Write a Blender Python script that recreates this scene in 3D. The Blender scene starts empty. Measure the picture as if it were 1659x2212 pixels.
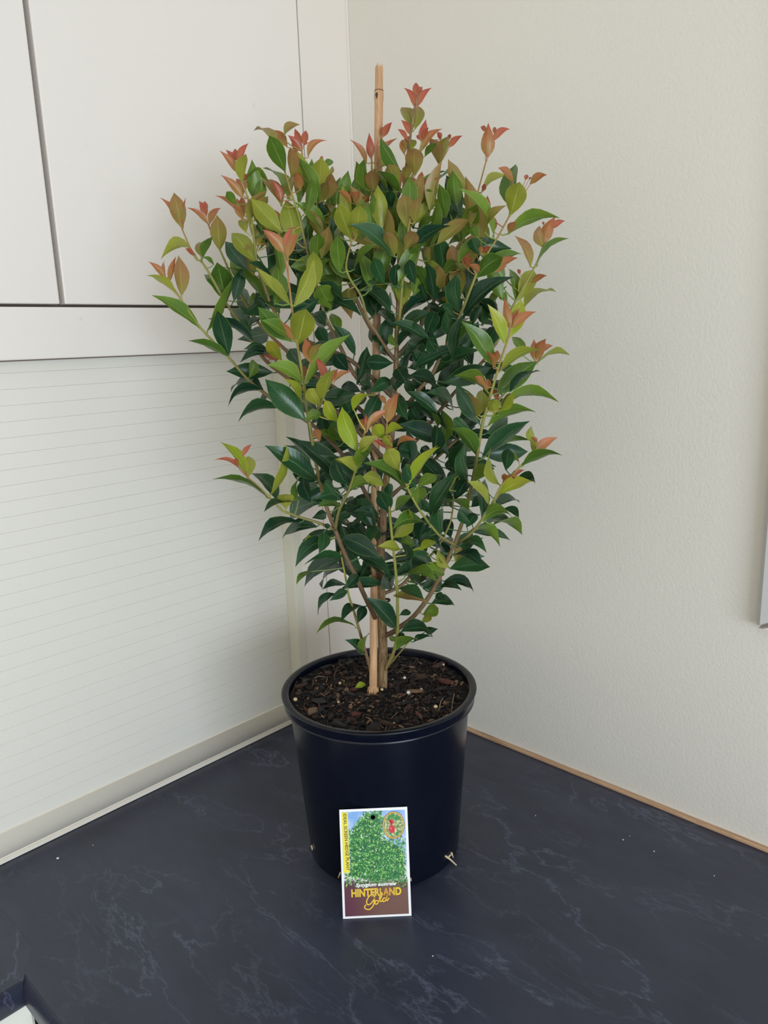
import bpy, bmesh, math, random
from mathutils import Vector, Matrix, noise
random.seed(7)
scene = bpy.context.scene
col = scene.collection

# ------------------------------------------------------------------ camera
CAM = Vector((1.0109, -0.9703, 0.6711))
CF = Vector((-0.67936592, 0.69997483, -0.22022077)).normalized()
CR = Vector((0.7224243, 0.69064223, -0.03341317)).normalized()
CU = Vector((-0.12870538, 0.18179261, 0.97487762)).normalized()
FPX = 1648.0
cd = bpy.data.cameras.new('camera'); cam = bpy.data.objects.new('camera', cd); col.objects.link(cam)
m = Matrix.Identity(4)
for i in range(3):
    m[i][0] = CR[i]; m[i][1] = CU[i]; m[i][2] = -CF[i]; m[i][3] = CAM[i]
cam.matrix_world = m
cd.sensor_fit = 'HORIZONTAL'; cd.sensor_width = 36.0; cd.lens = 36.0 * FPX / 1659.0
cd.clip_start = 0.02
scene.camera = cam

# ------------------------------------------------------------------ world, daylight, exposure
w = bpy.data.worlds.new('world'); scene.world = w; w.use_nodes = True
bg = w.node_tree.nodes['Background']
bg.inputs['Color'].default_value = (1.0, 0.968, 0.91, 1); bg.inputs['Strength'].default_value = 0.94

def area(name, loc, target, sx, sy, power, color):
    l = bpy.data.lights.new(name, 'AREA'); l.shape = 'RECTANGLE'; l.size = sx; l.size_y = sy
    l.energy = power; l.color = color
    o = bpy.data.objects.new(name, l); col.objects.link(o); o.location = loc
    o.rotation_euler = (Vector(target) - Vector(loc)).to_track_quat('-Z', 'Y').to_euler()
    return o
area('window_right_offscreen', (3.0, -1.5, 0.45), (0.0, -0.9, 0.1), 1.5, 1.1, 44, (0.72, 0.84, 1.0))
scene.view_settings.view_transform = 'Standard'; scene.view_settings.look = 'None'
scene.view_settings.gamma = 1.0; scene.view_settings.use_curve_mapping = False
scene.view_settings.exposure = 0.12

# ------------------------------------------------------------------ helpers
def srgb(r, g, b):
    f = lambda c: (c / 255 / 12.92) if c / 255 <= 0.04045 else ((c / 255 + 0.055) / 1.055) ** 2.4
    return (f(r), f(g), f(b), 1.0)

def mat(name, color, rough=0.5, spec=0.5, metal=0.0):
    m = bpy.data.materials.new(name); m.use_nodes = True
    b = m.node_tree.nodes['Principled BSDF']
    b.inputs['Base Color'].default_value = color; b.inputs['Roughness'].default_value = rough
    b.inputs['Specular IOR Level'].default_value = spec; b.inputs['Metallic'].default_value = metal
    return m
class NT:
    def __init__(self, m):
        self.m = m; self.t = m.node_tree; self.b = self.t.nodes['Principled BSDF']
    def n(self, typ, **kw):
        x = self.t.nodes.new(typ)
        for k, v in kw.items():
            if k.startswith('i_'): x.inputs[k[2:].replace('_', ' ')].default_value = v
            else: setattr(x, k, v)
        return x
    def l(self, a, b): self.t.links.new(a, b)
    def math(self, op, a, b=None, c=None):
        x = self.t.nodes.new('ShaderNodeMath'); x.operation = op
        for i, v in enumerate((a, b, c)):
            if v is None: continue
            if isinstance(v, (int, float)): x.inputs[i].default_value = v
            else: self.l(v, x.inputs[i])
        return x.outputs[0]
    def mix(self, fac, a, b):
        x = self.t.nodes.new('ShaderNodeMix'); x.data_type = 'RGBA'
        for i, v in ((0, fac), (6, a), (7, b)):
            if isinstance(v, (int, float, tuple)): x.inputs[i].default_value = v
            else: self.l(v, x.inputs[i])
        return x.outputs[2]
    def noise(self, vec, scale, detail=3, rough=0.5, dist=0.0):
        x = self.n('ShaderNodeTexNoise'); x.inputs['Scale'].default_value = scale; x.inputs['Detail'].default_value = detail
        x.inputs['Roughness'].default_value = rough; x.inputs['Distortion'].default_value = dist
        if vec is not None: self.l(vec, x.inputs['Vector'])
        return x.outputs['Fac']
    def ramp(self, fac, stops):
        x = self.n('ShaderNodeValToRGB'); e = x.color_ramp.elements
        while len(e) < len(stops): e.new(0.5)
        for k, (p, c) in enumerate(stops):
            e[k].position = p; e[k].color = c if isinstance(c, tuple) else (c, c, c, 1)
        self.l(fac, x.inputs[0]); return x.outputs[0]
    def bump(self, h, strength, dist):
        x = self.n('ShaderNodeBump'); x.inputs['Strength'].default_value = strength; x.inputs['Distance'].default_value = dist
        self.l(h, x.inputs['Height']); self.l(x.outputs[0], self.b.inputs['Normal'])
    def obj(self):
        return self.n('ShaderNodeTexCoord').outputs['Object']
    def color(self, c): self.l(c, self.b.inputs['Base Color'])

def link(name, me, material, parent=None, loc=None, smooth=False):
    o = bpy.data.objects.new(name, me); col.objects.link(o)
    if material is not None and len(me.materials) == 0: me.materials.append(material)
    if parent is not None: o.parent = parent
    if loc is not None: o.location = loc
    if smooth: me.shade_smooth()
    return o
def from_bm(name, bm, material, parent=None, loc=None, smooth=False):
    me = bpy.data.meshes.new(name); bmesh.ops.recalc_face_normals(bm, faces=bm.faces); bm.to_mesh(me); bm.free()
    return link(name, me, material, parent, loc, smooth)
def pydata(name, v, f, material, parent=None, loc=None, smooth=False):
    me = bpy.data.meshes.new(name); me.from_pydata([tuple(x) for x in v], [], f); me.update()
    return link(name, me, material, parent, loc, smooth)
def box_bm(lo, hi, bevel=0.0, segs=2):
    bm = bmesh.new(); bmesh.ops.create_cube(bm, size=1)
    for v in bm.verts:
        v.co = Vector(((v.co.x + .5) * (hi[0] - lo[0]) + lo[0], (v.co.y + .5) * (hi[1] - lo[1]) + lo[1], (v.co.z + .5) * (hi[2] - lo[2]) + lo[2]))
    if bevel > 0: bmesh.ops.bevel(bm, geom=bm.edges[:], offset=bevel, segments=segs, profile=0.5, affect='EDGES')
    return bm
def box(name, lo, hi, material, parent=None, bevel=0.0, segs=2):
    return from_bm(name, box_bm(lo, hi, bevel, segs), material, parent)
def empty(name, loc):
    o = bpy.data.objects.new(name, None); col.objects.link(o); o.location = loc; o.empty_display_size = 0.05
    return o
def tag(o, label, cat, group=None, kind=None):
    o['label'] = label; o['category'] = cat
    if group: o['group'] = group
    if kind: o['kind'] = kind
    return o
def tube_data(pts, rads, n=8, cap=True):
    """verts, faces of a tapered tube through pts"""
    V = []; Fc = []
    pts = [Vector(p) for p in pts]; N = len(pts)
    up = Vector((0.31, 0.52, 0.79))
    for i, p in enumerate(pts):
        t = (pts[min(i + 1, N - 1)] - pts[max(i - 1, 0)]).normalized()
        a = t.cross(up)
        if a.length < 1e-4: a = t.cross(Vector((1, 0, 0)))
        a.normalize(); b = t.cross(a)
        for k in range(n):
            an = 2 * math.pi * k / n
            V.append(p + (a * math.cos(an) + b * math.sin(an)) * rads[i])
    for i in range(N - 1):
        for k in range(n):
            Fc.append((i * n + k, i * n + (k + 1) % n, (i + 1) * n + (k + 1) % n, (i + 1) * n + k))
    if cap:
        Fc.append(tuple(range(n))[::-1]); Fc.append(tuple((N - 1) * n + k for k in range(n)))
    return V, Fc
def lathe_data(prof, n=96, close=False):
    V = []; Fc = []
    for r, z in prof:
        for k in range(n):
            a = 2 * math.pi * k / n; V.append(Vector((r * math.cos(a), r * math.sin(a), z)))
    for i in range(len(prof) - 1):
        for k in range(n):
            Fc.append((i * n + k, i * n + (k + 1) % n, (i + 1) * n + (k + 1) % n, (i + 1) * n + k))
    return V, Fc
def ray(px, py):
    return CF + CR * ((px - 829.5) / FPX) - CU * ((py - 1106.0) / FPX)

# ------------------------------------------------------------------ materials
def paint_mat(name, color, bump=0.25, scale=260, rough=0.55, stain=0.0, spec=0.4):
    m = mat(name, color, rough, spec); t = NT(m); v = t.obj()
    n1 = t.noise(v, scale, 3, 0.6)
    t.bump(n1, bump, 0.0012)
    c = color
    if stain:
        small = t.noise(v, 46.0, 2, 0.5)
        mk = t.math('MULTIPLY', t.ramp(small, [(0.735, 0.0), (0.78, 1.0)]), stain)
        cc = t.mix(mk, color, srgb(140, 132, 120)); t.color(cc)
    return m
M_wall = paint_mat('cream_wall_paint', srgb(229, 224, 211), 0.5, 230, 0.42, 0.35)
M_door = paint_mat('off_white_laminate', srgb(235, 228, 218), 0.08, 420, 0.38, 0.12)
M_slat = paint_mat('off_white_slat', srgb(230, 226, 214), 0.06, 420, 0.4, 0.08)
M_post = paint_mat('cream_post', srgb(222, 219, 200), 0.05, 300, 0.4)
M_fill = paint_mat('pinkish_white_panel', srgb(234, 226, 215), 0.06, 300, 0.45)
M_rail = paint_mat('cream_bottom_rail', srgb(238, 230, 214), 0.04, 300, 0.24)
M_carc = mat('carcass_brown', srgb(112, 96, 84), 0.7)
M_dark = mat('track_dark', srgb(40, 38, 36), 0.6)
M_ceil = mat('ceiling_white', srgb(228, 226, 220), 0.7)
M_floor = mat('floor_grey', srgb(150, 145, 138), 0.6)
M_beige = mat('base_panel', srgb(222, 222, 212), 0.5)
M_trimw = mat('white_trim', srgb(205, 203, 200), 0.45)

def timber():
    m = mat('timber_bead', srgb(190, 152, 118), 0.6); t = NT(m); v = t.obj()
    mp = t.n('ShaderNodeMapping'); mp.inputs['Scale'].default_value = (6, 80, 80); t.l(v, mp.inputs[0])
    n = t.noise(mp.outputs[0], 3.0, 5, 0.7)
    t.color(t.ramp(n, [(0.3, srgb(150, 112, 82)), (0.5, srgb(196, 158, 122)), (0.75, srgb(214, 182, 148))])); return m
M_timber = timber()

def counter_mat(name, rot):
    m = mat(name, srgb(40, 44, 54), 0.36, 0.5); t = NT(m); v = t.obj()
    mp = t.n('ShaderNodeMapping'); mp.inputs['Rotation'].default_value = (0, 0, rot); mp.inputs['Scale'].default_value = (1.0, 2.5, 1.0); t.l(v, mp.inputs[0])
    u = mp.outputs[0]
    def vein(scale, width, dist, mscale, lo):
        n = t.noise(u, scale, 7, 0.6, dist)
        d = t.math('ABSOLUTE', t.math('SUBTRACT', n, 0.5))
        line = t.ramp(d, [(0.0, 1.0), (width, 0.25), (width * 2.6, 0.0)])
        mk = t.ramp(t.noise(u, mscale, 2, 0.5), [(lo, 0.0), (lo + 0.16, 1.0)])
        return t.math('MULTIPLY', line, mk)
    v1 = vein(3.8, 0.0055, 0.3, 3.2, 0.40)
    v2 = vein(8.0, 0.008, 0.4, 5.0, 0.46)
    vv = t.math('MINIMUM', t.math('ADD', v1, t.math('MULTIPLY', v2, 0.6)), 1.0)
    base = t.ramp(t.noise(u, 7.0, 5, 0.6), [(0.3, srgb(44, 48, 63)), (0.7, srgb(58, 62, 80))])
    fine = t.noise(v, 500, 2, 0.5)
    c = t.mix(t.math('MULTIPLY', vv, 0.33), base, srgb(122, 130, 156)); t.color(c)
    t.bump(t.math('ADD', t.noise(u, 38, 6, 0.65), t.math('MULTIPLY', fine, 0.2)), 0.14, 0.0014)
    r = t.ramp(t.noise(u, 20, 4, 0.6), [(0.3, 0.3), (0.7, 0.44)]); t.l(r, t.b.inputs['Roughness'])
    return m
M_counter = counter_mat('slate_laminate', 0.25)
M_counter2 = counter_mat('slate_laminate_side', 1.62)

# ------------------------------------------------------------------ the room: wall_right in the plane y = 0, cabinets in the plane x = 0
WR = box('wall_right', (-0.4, 0.0, -0.9), (3.2, 0.12, 1.6), M_wall); WR['kind'] = 'structure'; WR['label'] = 'cream painted wall with fine orange peel texture'
WL = box('wall_left', (-0.52, -3.2, -0.9), (-0.4, 0.12, 1.6), M_wall); WL['kind'] = 'structure'; WL['label'] = 'wall behind the white cabinets'
FL = box('floor', (-0.4, -3.2, -0.95), (3.2, 0.0, -0.9), M_floor); FL['kind'] = 'structure'; FL['label'] = 'grey floor'
CE = box('ceiling', (-0.52, -3.2, 1.6), (3.2, 0.12, 1.65), M_ceil); CE['kind'] = 'structure'; CE['label'] = 'unseen white ceiling'  # out of view, added to block the world light from above
# timber bead where the worktop meets the wall
t1 = box('trim_1', (0.02, -0.0075, 0.0), (3.2, 0.0, 0.0050), M_timber, bevel=0.0012); t1['kind'] = 'structure'; t1['label'] = 'raw timber bead between worktop and cream wall'
# pale bead in the corner of cabinet filler and wall
t2 = box('trim_2', (0.0215, -0.0035, 0.0), (0.0275, 0.0, 1.6), M_door, bevel=0.001); t2['kind'] = 'structure'; t2['label'] = 'thin pale bead in the corner'
# frame edge on the wall at the right border
def wall_frame():
    root = empty('window_1', (0.719, -0.001, 0.31)); root['kind'] = 'structure'; root['label'] = 'white painted window frame on the cream wall'
    bm = bmesh.new()
    prof = [(0.0, 0.0), (0.0, -0.010), (0.006, -0.018), (0.05, -0.018), (0.058, -0.012), (0.06, 0.0)]
    lo = [bm.verts.new((x, y, 0.0 + x * 0.55)) for x, y in prof]; hi = [bm.verts.new((x, y, 0.95)) for x, y in prof]
    k = len(prof)
    for i in range(k): bm.faces.new((lo[i], lo[(i + 1) % k], hi[(i + 1) % k], hi[i]))
    bm.faces.new(lo); bm.faces.new(hi[::-1])
    from_bm('frame_stile', bm, M_trimw, root)
    bm = bmesh.new()
    lo = [bm.verts.new((0.0 + z * 1.6 + 0.002, y, z)) for z, y in prof]; hi = [bm.verts.new((0.9 - z * 1.6, y, z)) for z, y in prof]
    lo = [bm.verts.new((0.002 + z * 1.2, y, z * 0.5 - 0.004)) for z, y in prof]; hi = [bm.verts.new((0.9, y, z * 0.5 - 0.004)) for z, y in prof]
    bmesh.ops.delete(bm, geom=[v for v in bm.verts if not v.link_faces and v not in lo and v not in hi], context='VERTS')
    for i in range(k): bm.faces.new((lo[i], lo[(i + 1) % k], hi[(i + 1) % k], hi[i]))
    bm.faces.new(lo); bm.faces.new(hi[::-1])
    from_bm('frame_rail', bm, M_fill, root)
    g = mat('window_pane', srgb(200, 210, 216), 0.15)
    box('pane', (0.055, -0.006, 0.03), (0.9, 0.0, 0.95), g, root)
wall_frame()

# ------------------------------------------------------------------ countertop: corner piece and side piece, joined beside the inner corner
ct = empty('countertop', (0.35, -0.36, -0.036)); tag(ct, 'dark slate laminate countertop with pale veins running round the corner', 'countertop')
def slab(name, poly, material, edges_round, parent):
    """poly ccw (x, y); the listed edge indices get a rounded postformed nose"""
    T = 0.030
    bm = bmesh.new()
    top = [bm.verts.new((x, y, 0.0)) for x, y in poly]; bot = [bm.verts.new((x, y, -T)) for x, y in poly]
    k = len(poly)
    bm.faces.new(top); bm.faces.new(bot[::-1])
    for i in range(k): bm.faces.new((top[i], bot[i], bot[(i + 1) % k], top[(i + 1) % k]))
    bm.edges.ensure_lookup_table()
    ed = [bm.edges.get((top[i], top[(i + 1) % k])) for i in edges_round] + [bm.edges.get((bot[i], bot[(i + 1) % k])) for i in edges_round]
    bmesh.ops.bevel(bm, geom=ed, offset=0.010, segments=6, profile=0.5, affect='EDGES', clamp_overlap=True)
    bmesh.ops.translate(bm, verts=bm.verts, vec=-Vector(ct.location))
    o = from_bm(name, bm, material, parent)
    for p in o.data.polygons: p.use_smooth = abs(p.normal.z) < 0.999 and p.area < 0.05
    return o
EX, EY = 0.232, -0.7565          # inner corner of the L
JX, JY = 0.181, -0.7255          # where the diagonal joint straightens
slab('worktop_corner', [(-0.3, JY), (JX, JY), (EX, EY), (3.0, EY), (3.0, -0.0005), (-0.3, -0.0005)], M_counter, [2], ct)
slab('worktop_side', [(-0.3, -3.0), (EX, -3.0), (EX, EY), (JX, JY - 0.00012), (-0.3, JY - 0.00012)], M_counter2, [1], ct)

bc = empty('base_cabinet', (0.0, -1.8, -0.9)); tag(bc, 'pale base cabinet under the side arm of the countertop', 'cabinet')
box('body', (-0.3, -1.2, 0.0), (0.20, 1.06, 0.870), M_beige, bc)
box('front', (0.1995, -1.2, 0.1), (0.212, 1.055, 0.862), M_beige, bc, 0.001)
bc2 = empty('base_cabinet', (1.6, -0.36, -0.9)); tag(bc2, 'pale base cabinet under the countertop along the cream wall', 'cabinet')
box('body', (-1.3905, -0.372, 0.0), (1.3, 0.33, 0.870), M_beige, bc2)
box('under_strip', (-1.388, -0.386, 0.845), (1.3, -0.372, 0.870), M_beige, bc2)

# ------------------------------------------------------------------ cabinet with doors above and a tambour roller shutter below
XF = 0.024; XS = -0.001
cb = empty('roller_shutter_cabinet', (0.0, -0.8, 0.0)); tag(cb, 'tall off-white cabinet with doors above a closed slatted roller shutter', 'cabinet')
Y0 = -cb.location.y
def cbox(name, lo, hi, material, parent=cb, bevel=0.0, segs=2):
    return box(name, (lo[0], lo[1] + Y0, lo[2]), (hi[0], hi[1] + Y0, hi[2]), material, parent, bevel, segs)
cbox('carcass', (-0.34, -3.0, 0.66), (0.004, -0.004, 1.6), M_carc)
cbox('back_panel', (-0.34, -3.0, 0.001), (-0.05, -0.004, 0.66), M_dark)
M_doorset = M_door
d1 = cbox('door', (0.0045, -0.5225, 0.7288), (XF, -0.1068, 1.6), M_door, bevel=0.0016)
d2 = cbox('door', (0.0045, -1.02, 0.7288), (XF, -0.5292, 1.6), M_door, bevel=0.0016)
d3 = cbox('door', (0.0045, -1.6, 0.7288), (XF, -1.024, 1.6), M_door, bevel=0.0016)
cbox('pelmet_rail', (0.0, -3.0, 0.6616), (XF, -0.1068, 0.7252), M_door, bevel=0.0016)
cbox('filler_panel', (-0.02, -0.1042, 0.001), (XF - 0.0008, -0.0005, 1.6), M_fill, bevel=0.0008)
cbox('lower_panel', (-0.02, -0.1622, 0.001), (XF - 0.003, -0.1052, 0.6614), M_fill, bevel=0.0008)
cbox('side_post', (-0.05, -0.1790, 0.001), (XF, -0.1624, 0.6614), M_post, bevel=0.001)
cbox('shutter_track', (-0.05, -0.1796, 0.001), (XF - 0.0012, -0.1789, 0.6614), M_post)
# roller shutter: rounded bottom rail, slats above it
def shutter():
    prof = []
    # foot lip, groove, then the rounded pull
    prof += [(0.0045, 0.001), (0.0045, 0.0066), (0.0025, 0.0074), (0.0018, 0.0088)]
    prof += [(0.0040, 0.0098), (0.0062, 0.0125), (0.0078, 0.0165), (0.0086, 0.0210), (0.0085, 0.0260), (0.0075, 0.0310), (0.0058, 0.0355), (0.0034, 0.0395), (0.0010, 0.0428)]
    prof += [(-0.001, 0.0437), (-0.02, 0.0437), (-0.02, 0.001)]
    ya, yb = -3.0 + Y0, -0.1797 + Y0
    V = []; Fc = []; k = len(prof)
    for y in (ya, yb):
        for x, z in prof: V.append((x, y, z))
    for i in range(k): Fc.append((i, (i + 1) % k, k + (i + 1) % k, k + i))
    Fc.append(tuple(range(k))[::-1]); Fc.append(tuple(range(k, 2 * k)))
    sh = pydata('shutter_bottom_rail', V, Fc, M_rail, cb)
    bm = bmesh.new(); bm.from_mesh(sh.data); bmesh.ops.recalc_face_normals(bm, faces=bm.faces); bm.to_mesh(sh.data); bm.free()
    for p in sh.data.polygons: p.use_smooth = len(p.vertices) == 4 and 0.0093 < p.center.z < 0.0425 and p.center.x > 0
    sh['label'] = 'rounded cream bottom rail of the shutter'
    pitch = 0.02008; z0 = 0.6461 - 31 * pitch
    bm = box_bm((-0.009, -1.41, 0.0), (0.0, 1.41, pitch - 0.00012), 0.00022, 1)
    me = bpy.data.meshes.new('slat'); bmesh.ops.recalc_face_normals(bm, faces=bm.faces); bm.to_mesh(me); bm.free()
    z = z0 + pitch; i = 0
    while z < 0.68:
        if z > 0.043:
            o = link('slat', me, M_slat, sh); o.location = (XS, -1.5897 + Y0, z)
        z += pitch; i += 1
shutter()

# ------------------------------------------------------------------ plant geometry in the room
POT = Vector((0.3548, -0.3151, 0.0)); H = 0.229
FH = Vector((CF.x, CF.y, 0)).normalized()
SOIL = 0.2215
def on_plane_z(px, py, z):
    d = ray(px, py); return CAM + d * ((z - CAM.z) / d.z)
BASE = on_plane_z(826, 1490, SOIL)
def pt(px, py, d):
    """room point seen at a photograph pixel, d metres nearer than the vertical plane through the trunk"""
    r = ray(px, py); k = ((BASE - CAM).dot(FH) - d) / r.dot(FH)
    return CAM + r * k

shrub = empty('potted_shrub', POT); tag(shrub, 'bushy lilly pilly shrub with red new growth in a black plastic pot', 'potted plant')
def rel(p): return Vector(p) - POT
def pot_mat():
    m = mat('black_plastic', srgb(5, 10, 26), 0.26, 0.42); t = NT(m)
    n = t.noise(t.obj(), 9, 3, 0.5); r = t.ramp(n, [(0.3, 0.2), (0.7, 0.34)]); t.l(r, t.b.inputs['Roughness']); return m
M_pot = pot_mat()
prof = [(0.0, 0.004), (0.097, 0.004), (0.0985, 0.0), (0.1014, 0.003), (0.1025, 0.02), (0.1172, 0.207), (0.1172, 0.2145), (0.1145, 0.2145), (0.113, 0.2), (0.110, 0.15), (0.0, 0.15)]
V, Fc = lathe_data(prof, 128)
pot = pydata('pot', V, Fc, M_pot, shrub, smooth=True); pot['label'] = 'round black plastic nursery pot'
prof = [(0.1160, 0.2125), (0.1228, 0.2125), (0.1245, 0.2135), (0.1246, 0.2150), (0.1240, 0.2160), (0.1262, 0.2262), (0.1274, 0.2276), (0.1272, 0.2288), (0.1258, 0.2294), (0.1195, 0.2290), (0.1180, 0.2278), (0.1165, 0.2180), (0.1145, 0.2100), (0.1140, 0.2050)]
V, Fc = lathe_data(prof, 128)
rim = pydata('rim', V, Fc, M_pot, pot, smooth=True)
for o in (pot, rim):
    md = o.modifiers.new('edge', 'EDGE_SPLIT'); md.split_angle = math.radians(38)
M_root = mat('pale_root', srgb(214, 196, 160), 0.6)
for pl in ([(962, 1849), (972, 1856), (986, 1869)], [(975, 1842), (979, 1853)], [(969, 1851), (974, 1846)], [(736, 1884), (731, 1896)], [(673, 1826), (675, 1836)], [(886, 1896), (888, 1903)]):
    # roots poking out of the drain holes, close to the pot's lower wall
    pts = []
    for k, (x, y) in enumerate(pl):
        r = ray(x, y); best = None
        for s in range(300):
            P = CAM + r * (0.7 + s * 0.0025)
            q = P - POT; rr = math.hypot(q.x, q.y) - (0.1014 + max(q.z, 0) * 0.075)
            if P.z < 0.0015 or rr < 0.001 + 0.0006 * k: best = P; break
            if best is None or rr < bestr: best = P; bestr = rr
        pts.append(rel(best))
    V, Fc = tube_data(pts, [0.0013] * (len(pts) - 1) + [0.0009], 6)
    pydata('root', V, Fc, M_root, pot, smooth=True)

# ------------------------------------------------------------------ potting mix
def soil_mat():
    m = mat('potting_mix', srgb(40, 32, 28), 0.85, 0.3); t = NT(m); v = t.obj()
    n = t.noise(v, 120, 5, 0.7)
    t.color(t.ramp(n, [(0.3, srgb(12, 10, 11)), (0.5, srgb(26, 21, 20)), (0.72, srgb(58, 40, 32))])); t.bump(n, 0.8, 0.004); return m
M_soil = soil_mat()
def soil_h(x, y):
    return SOIL + 0.003 * noise.noise(Vector((x * 40, y * 40, 3.1))) + 0.0025 * noise.noise(Vector((x * 130, y * 130, 7.0))) + 0.002 * (1 - math.hypot(x, y) / 0.11)
V = [Vector((0, 0, soil_h(0, 0)))]; Fc = []; NR, NA = 30, 96
for i in range(1, NR + 1):
    for k in range(NA):
        a = 2 * math.pi * k / NA; r = 0.1166 * i / NR; x, y = r * math.cos(a), r * math.sin(a)
        V.append(Vector((x, y, soil_h(x, y))))
for k in range(NA): Fc.append((0, 1 + k, 1 + (k + 1) % NA))
for i in range(NR - 1):
    for k in range(NA):
        Fc.append((1 + i * NA + k, 1 + (i + 1) * NA + k, 1 + (i + 1) * NA + (k + 1) % NA, 1 + i * NA + (k + 1) % NA))
soil = pydata('potting_mix', V, Fc, M_soil, shrub, smooth=True); soil['label'] = 'dark composted bark potting mix'
def bark(name, a, b, rough=0.6):
    m = mat(name, a, rough, 0.4); t = NT(m); v = t.obj()
    mp = t.n('ShaderNodeMapping'); mp.inputs['Scale'].default_value = (60, 400, 400); t.l(v, mp.inputs[0])
    t.color(t.mix(t.noise(mp.outputs[0], 3, 4, 0.7), a, b)); t.bump(t.noise(mp.outputs[0], 5, 3, 0.6), 0.6, 0.001); return m
BARKS = [bark('bark_black', srgb(14, 13, 15), srgb(34, 31, 34), 0.42), bark('bark_dark', srgb(22, 17, 16), srgb(46, 34, 30)), bark('bark_brown', srgb(44, 29, 24), srgb(86, 60, 46)), bark('bark_red', srgb(72, 36, 30), srgb(120, 70, 56)), bark('bark_tan', srgb(96, 72, 54), srgb(158, 126, 96))]
def chip_mesh(seed):
    r = random.Random(seed); bm = bmesh.new()
    k = r.choice([5, 6, 6, 7]); pts = []
    for i in range(k):
        a = 2 * math.pi * i / k + r.uniform(-.3, .3); q = r.uniform(.65, 1.0); pts.append((math.cos(a) * q, math.sin(a) * q * r.uniform(.4, .75)))
    tb = [bm.verts.new((x, y, 0.22 + r.uniform(-.08, .1))) for x, y in pts]; bb = [bm.verts.new((x * .9, y * .9, -.22)) for x, y in pts]
    bm.faces.new(tb); bm.faces.new(bb[::-1])
    for i in range(k): bm.faces.new((tb[i], bb[i], bb[(i + 1) % k], tb[(i + 1) % k]))
    bmesh.ops.recalc_face_normals(bm, faces=bm.faces)
    me = bpy.data.meshes.new('bark_chip'); bm.to_mesh(me); bm.free(); return me
chips = {}
def chip(px=None, py=None, size=None, mi=None, sx=1.0):
    if px is None:
        a = random.uniform(0, 2 * math.pi); r = 0.111 * math.sqrt(random.random()); x, y = r * math.cos(a), r * math.sin(a)
    else:
        P = on_plane_z(px, py, SOIL + 0.004); x, y = P.x - POT.x, P.y - POT.y
    if mi is None: mi = random.choices(range(5), [8, 7, 2.4, .7, .8])[0]
    s = size or random.uniform(0.0035, 0.0085)
    key = (random.randrange(8), mi)
    if key not in chips:
        me = chip_mesh(key[0] * 13 + 1); me.materials.append(BARKS[mi]); chips[key] = me
    o = link('bark_chip', chips[key], None, soil); o.location = (x, y, soil_h(x, y) + s * 0.22)
    rr = math.hypot(x, y)
    o.scale = (s * sx, s, s * random.uniform(.6, 1.1)); o.rotation_euler = (random.uniform(-.5, .5), random.uniform(-.5, .5), random.uniform(0, 6.28))
    if rr > 0.106: o.location.x *= 0.106 / rr; o.location.y *= 0.106 / rr
for (px, py, s, mi) in [(770, 1537, .011, 3), (838, 1560, .011, 2), (962, 1470, .012, 3), (905, 1462, .011, 2), (895, 1495, .011, 4), (676, 1535, .012, 4), (700, 1440, .008, 0), (655, 1465, .009, 1), (805, 1572, .010, 1), (690, 1515, .01, 0), (735, 1565, .011, 0), (780, 1560, .011, 0), (860, 1555, .008, 0), (755, 1432, .009, 1), (735, 1470, .01, 1), (760, 1500, .009, 0), (950, 1435, .011, 2), (730, 1500, .007, 4), (640, 1480, .009, 2), (715, 1545, .008, 1), (920, 1510, .01, 1), (880, 1530, .008, 2), (905, 1540, .007, 3), (965, 1510, .009, 1), (757, 1525, .006, 4)]:
    chip(px, py, s, mi, 1.3)
for i in range(190): chip()
# fine mulch nobody could count
r = random.Random(5); V = []; Fc = []; MI = []
for i in range(2600):
    a = r.uniform(0, 2 * math.pi); q = 0.1105 * math.sqrt(r.random()); x, y = q * math.cos(a), q * math.sin(a)
    s = r.uniform(0.0008, 0.0028); L = s * r.uniform(1.0, 3.0); c = Vector((x, y, soil_h(x, y) + s * .5))
    e = Matrix.Rotation(r.uniform(0, 6.28), 3, 'Z') @ Matrix.Rotation(r.uniform(-.6, .6), 3, 'Y') @ Matrix.Rotation(r.uniform(-.8, .8), 3, 'X')
    b = len(V)
    for dx, dy, dz in ((-1, -1, -1), (1, -1, -1), (1, 1, -1), (-1, 1, -1), (-.8, -.7, 1), (.8, -.7, 1), (.8, .7, 1), (-.8, .7, 1)):
        V.append(c + e @ Vector((dx * L * .5, dy * s * .5, dz * s * .3)))
    for f in ((0, 3, 2, 1), (4, 5, 6, 7), (0, 1, 5, 4), (1, 2, 6, 5), (2, 3, 7, 6), (3, 0, 4, 7)): Fc.append(tuple(b + k for k in f))
    MI += [r.choices(range(5), [9, 7, 3, .6, 1.6])[0]] * 6
fo = pydata('bark_fines', V, Fc, None, soil); fo['kind'] = 'stuff'; fo['label'] = 'fine bark crumbs of the potting mix'
for mm in BARKS: fo.data.materials.append(mm)
fo.data.polygons.foreach_set('material_index', MI)
M_fib = mat('straw_fibre', srgb(168, 140, 108), 0.7); M_fib2 = mat('brown_fibre', srgb(104, 76, 54), 0.7)
def fibre(pl, rad=0.0005, mm=None):
    pts = []
    for k, (px, py) in enumerate(pl):
        P = on_plane_z(px, py, SOIL + 0.006); x, y = P.x - POT.x, P.y - POT.y
        pts.append(Vector((x, y, soil_h(x, y) + (0.0035 if 0 < k < len(pl) - 1 else 0.001))))
    V, Fc = tube_data(pts, [rad] * len(pts), 5); pydata('root_fibre', V, Fc, mm or M_fib, soil)
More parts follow.
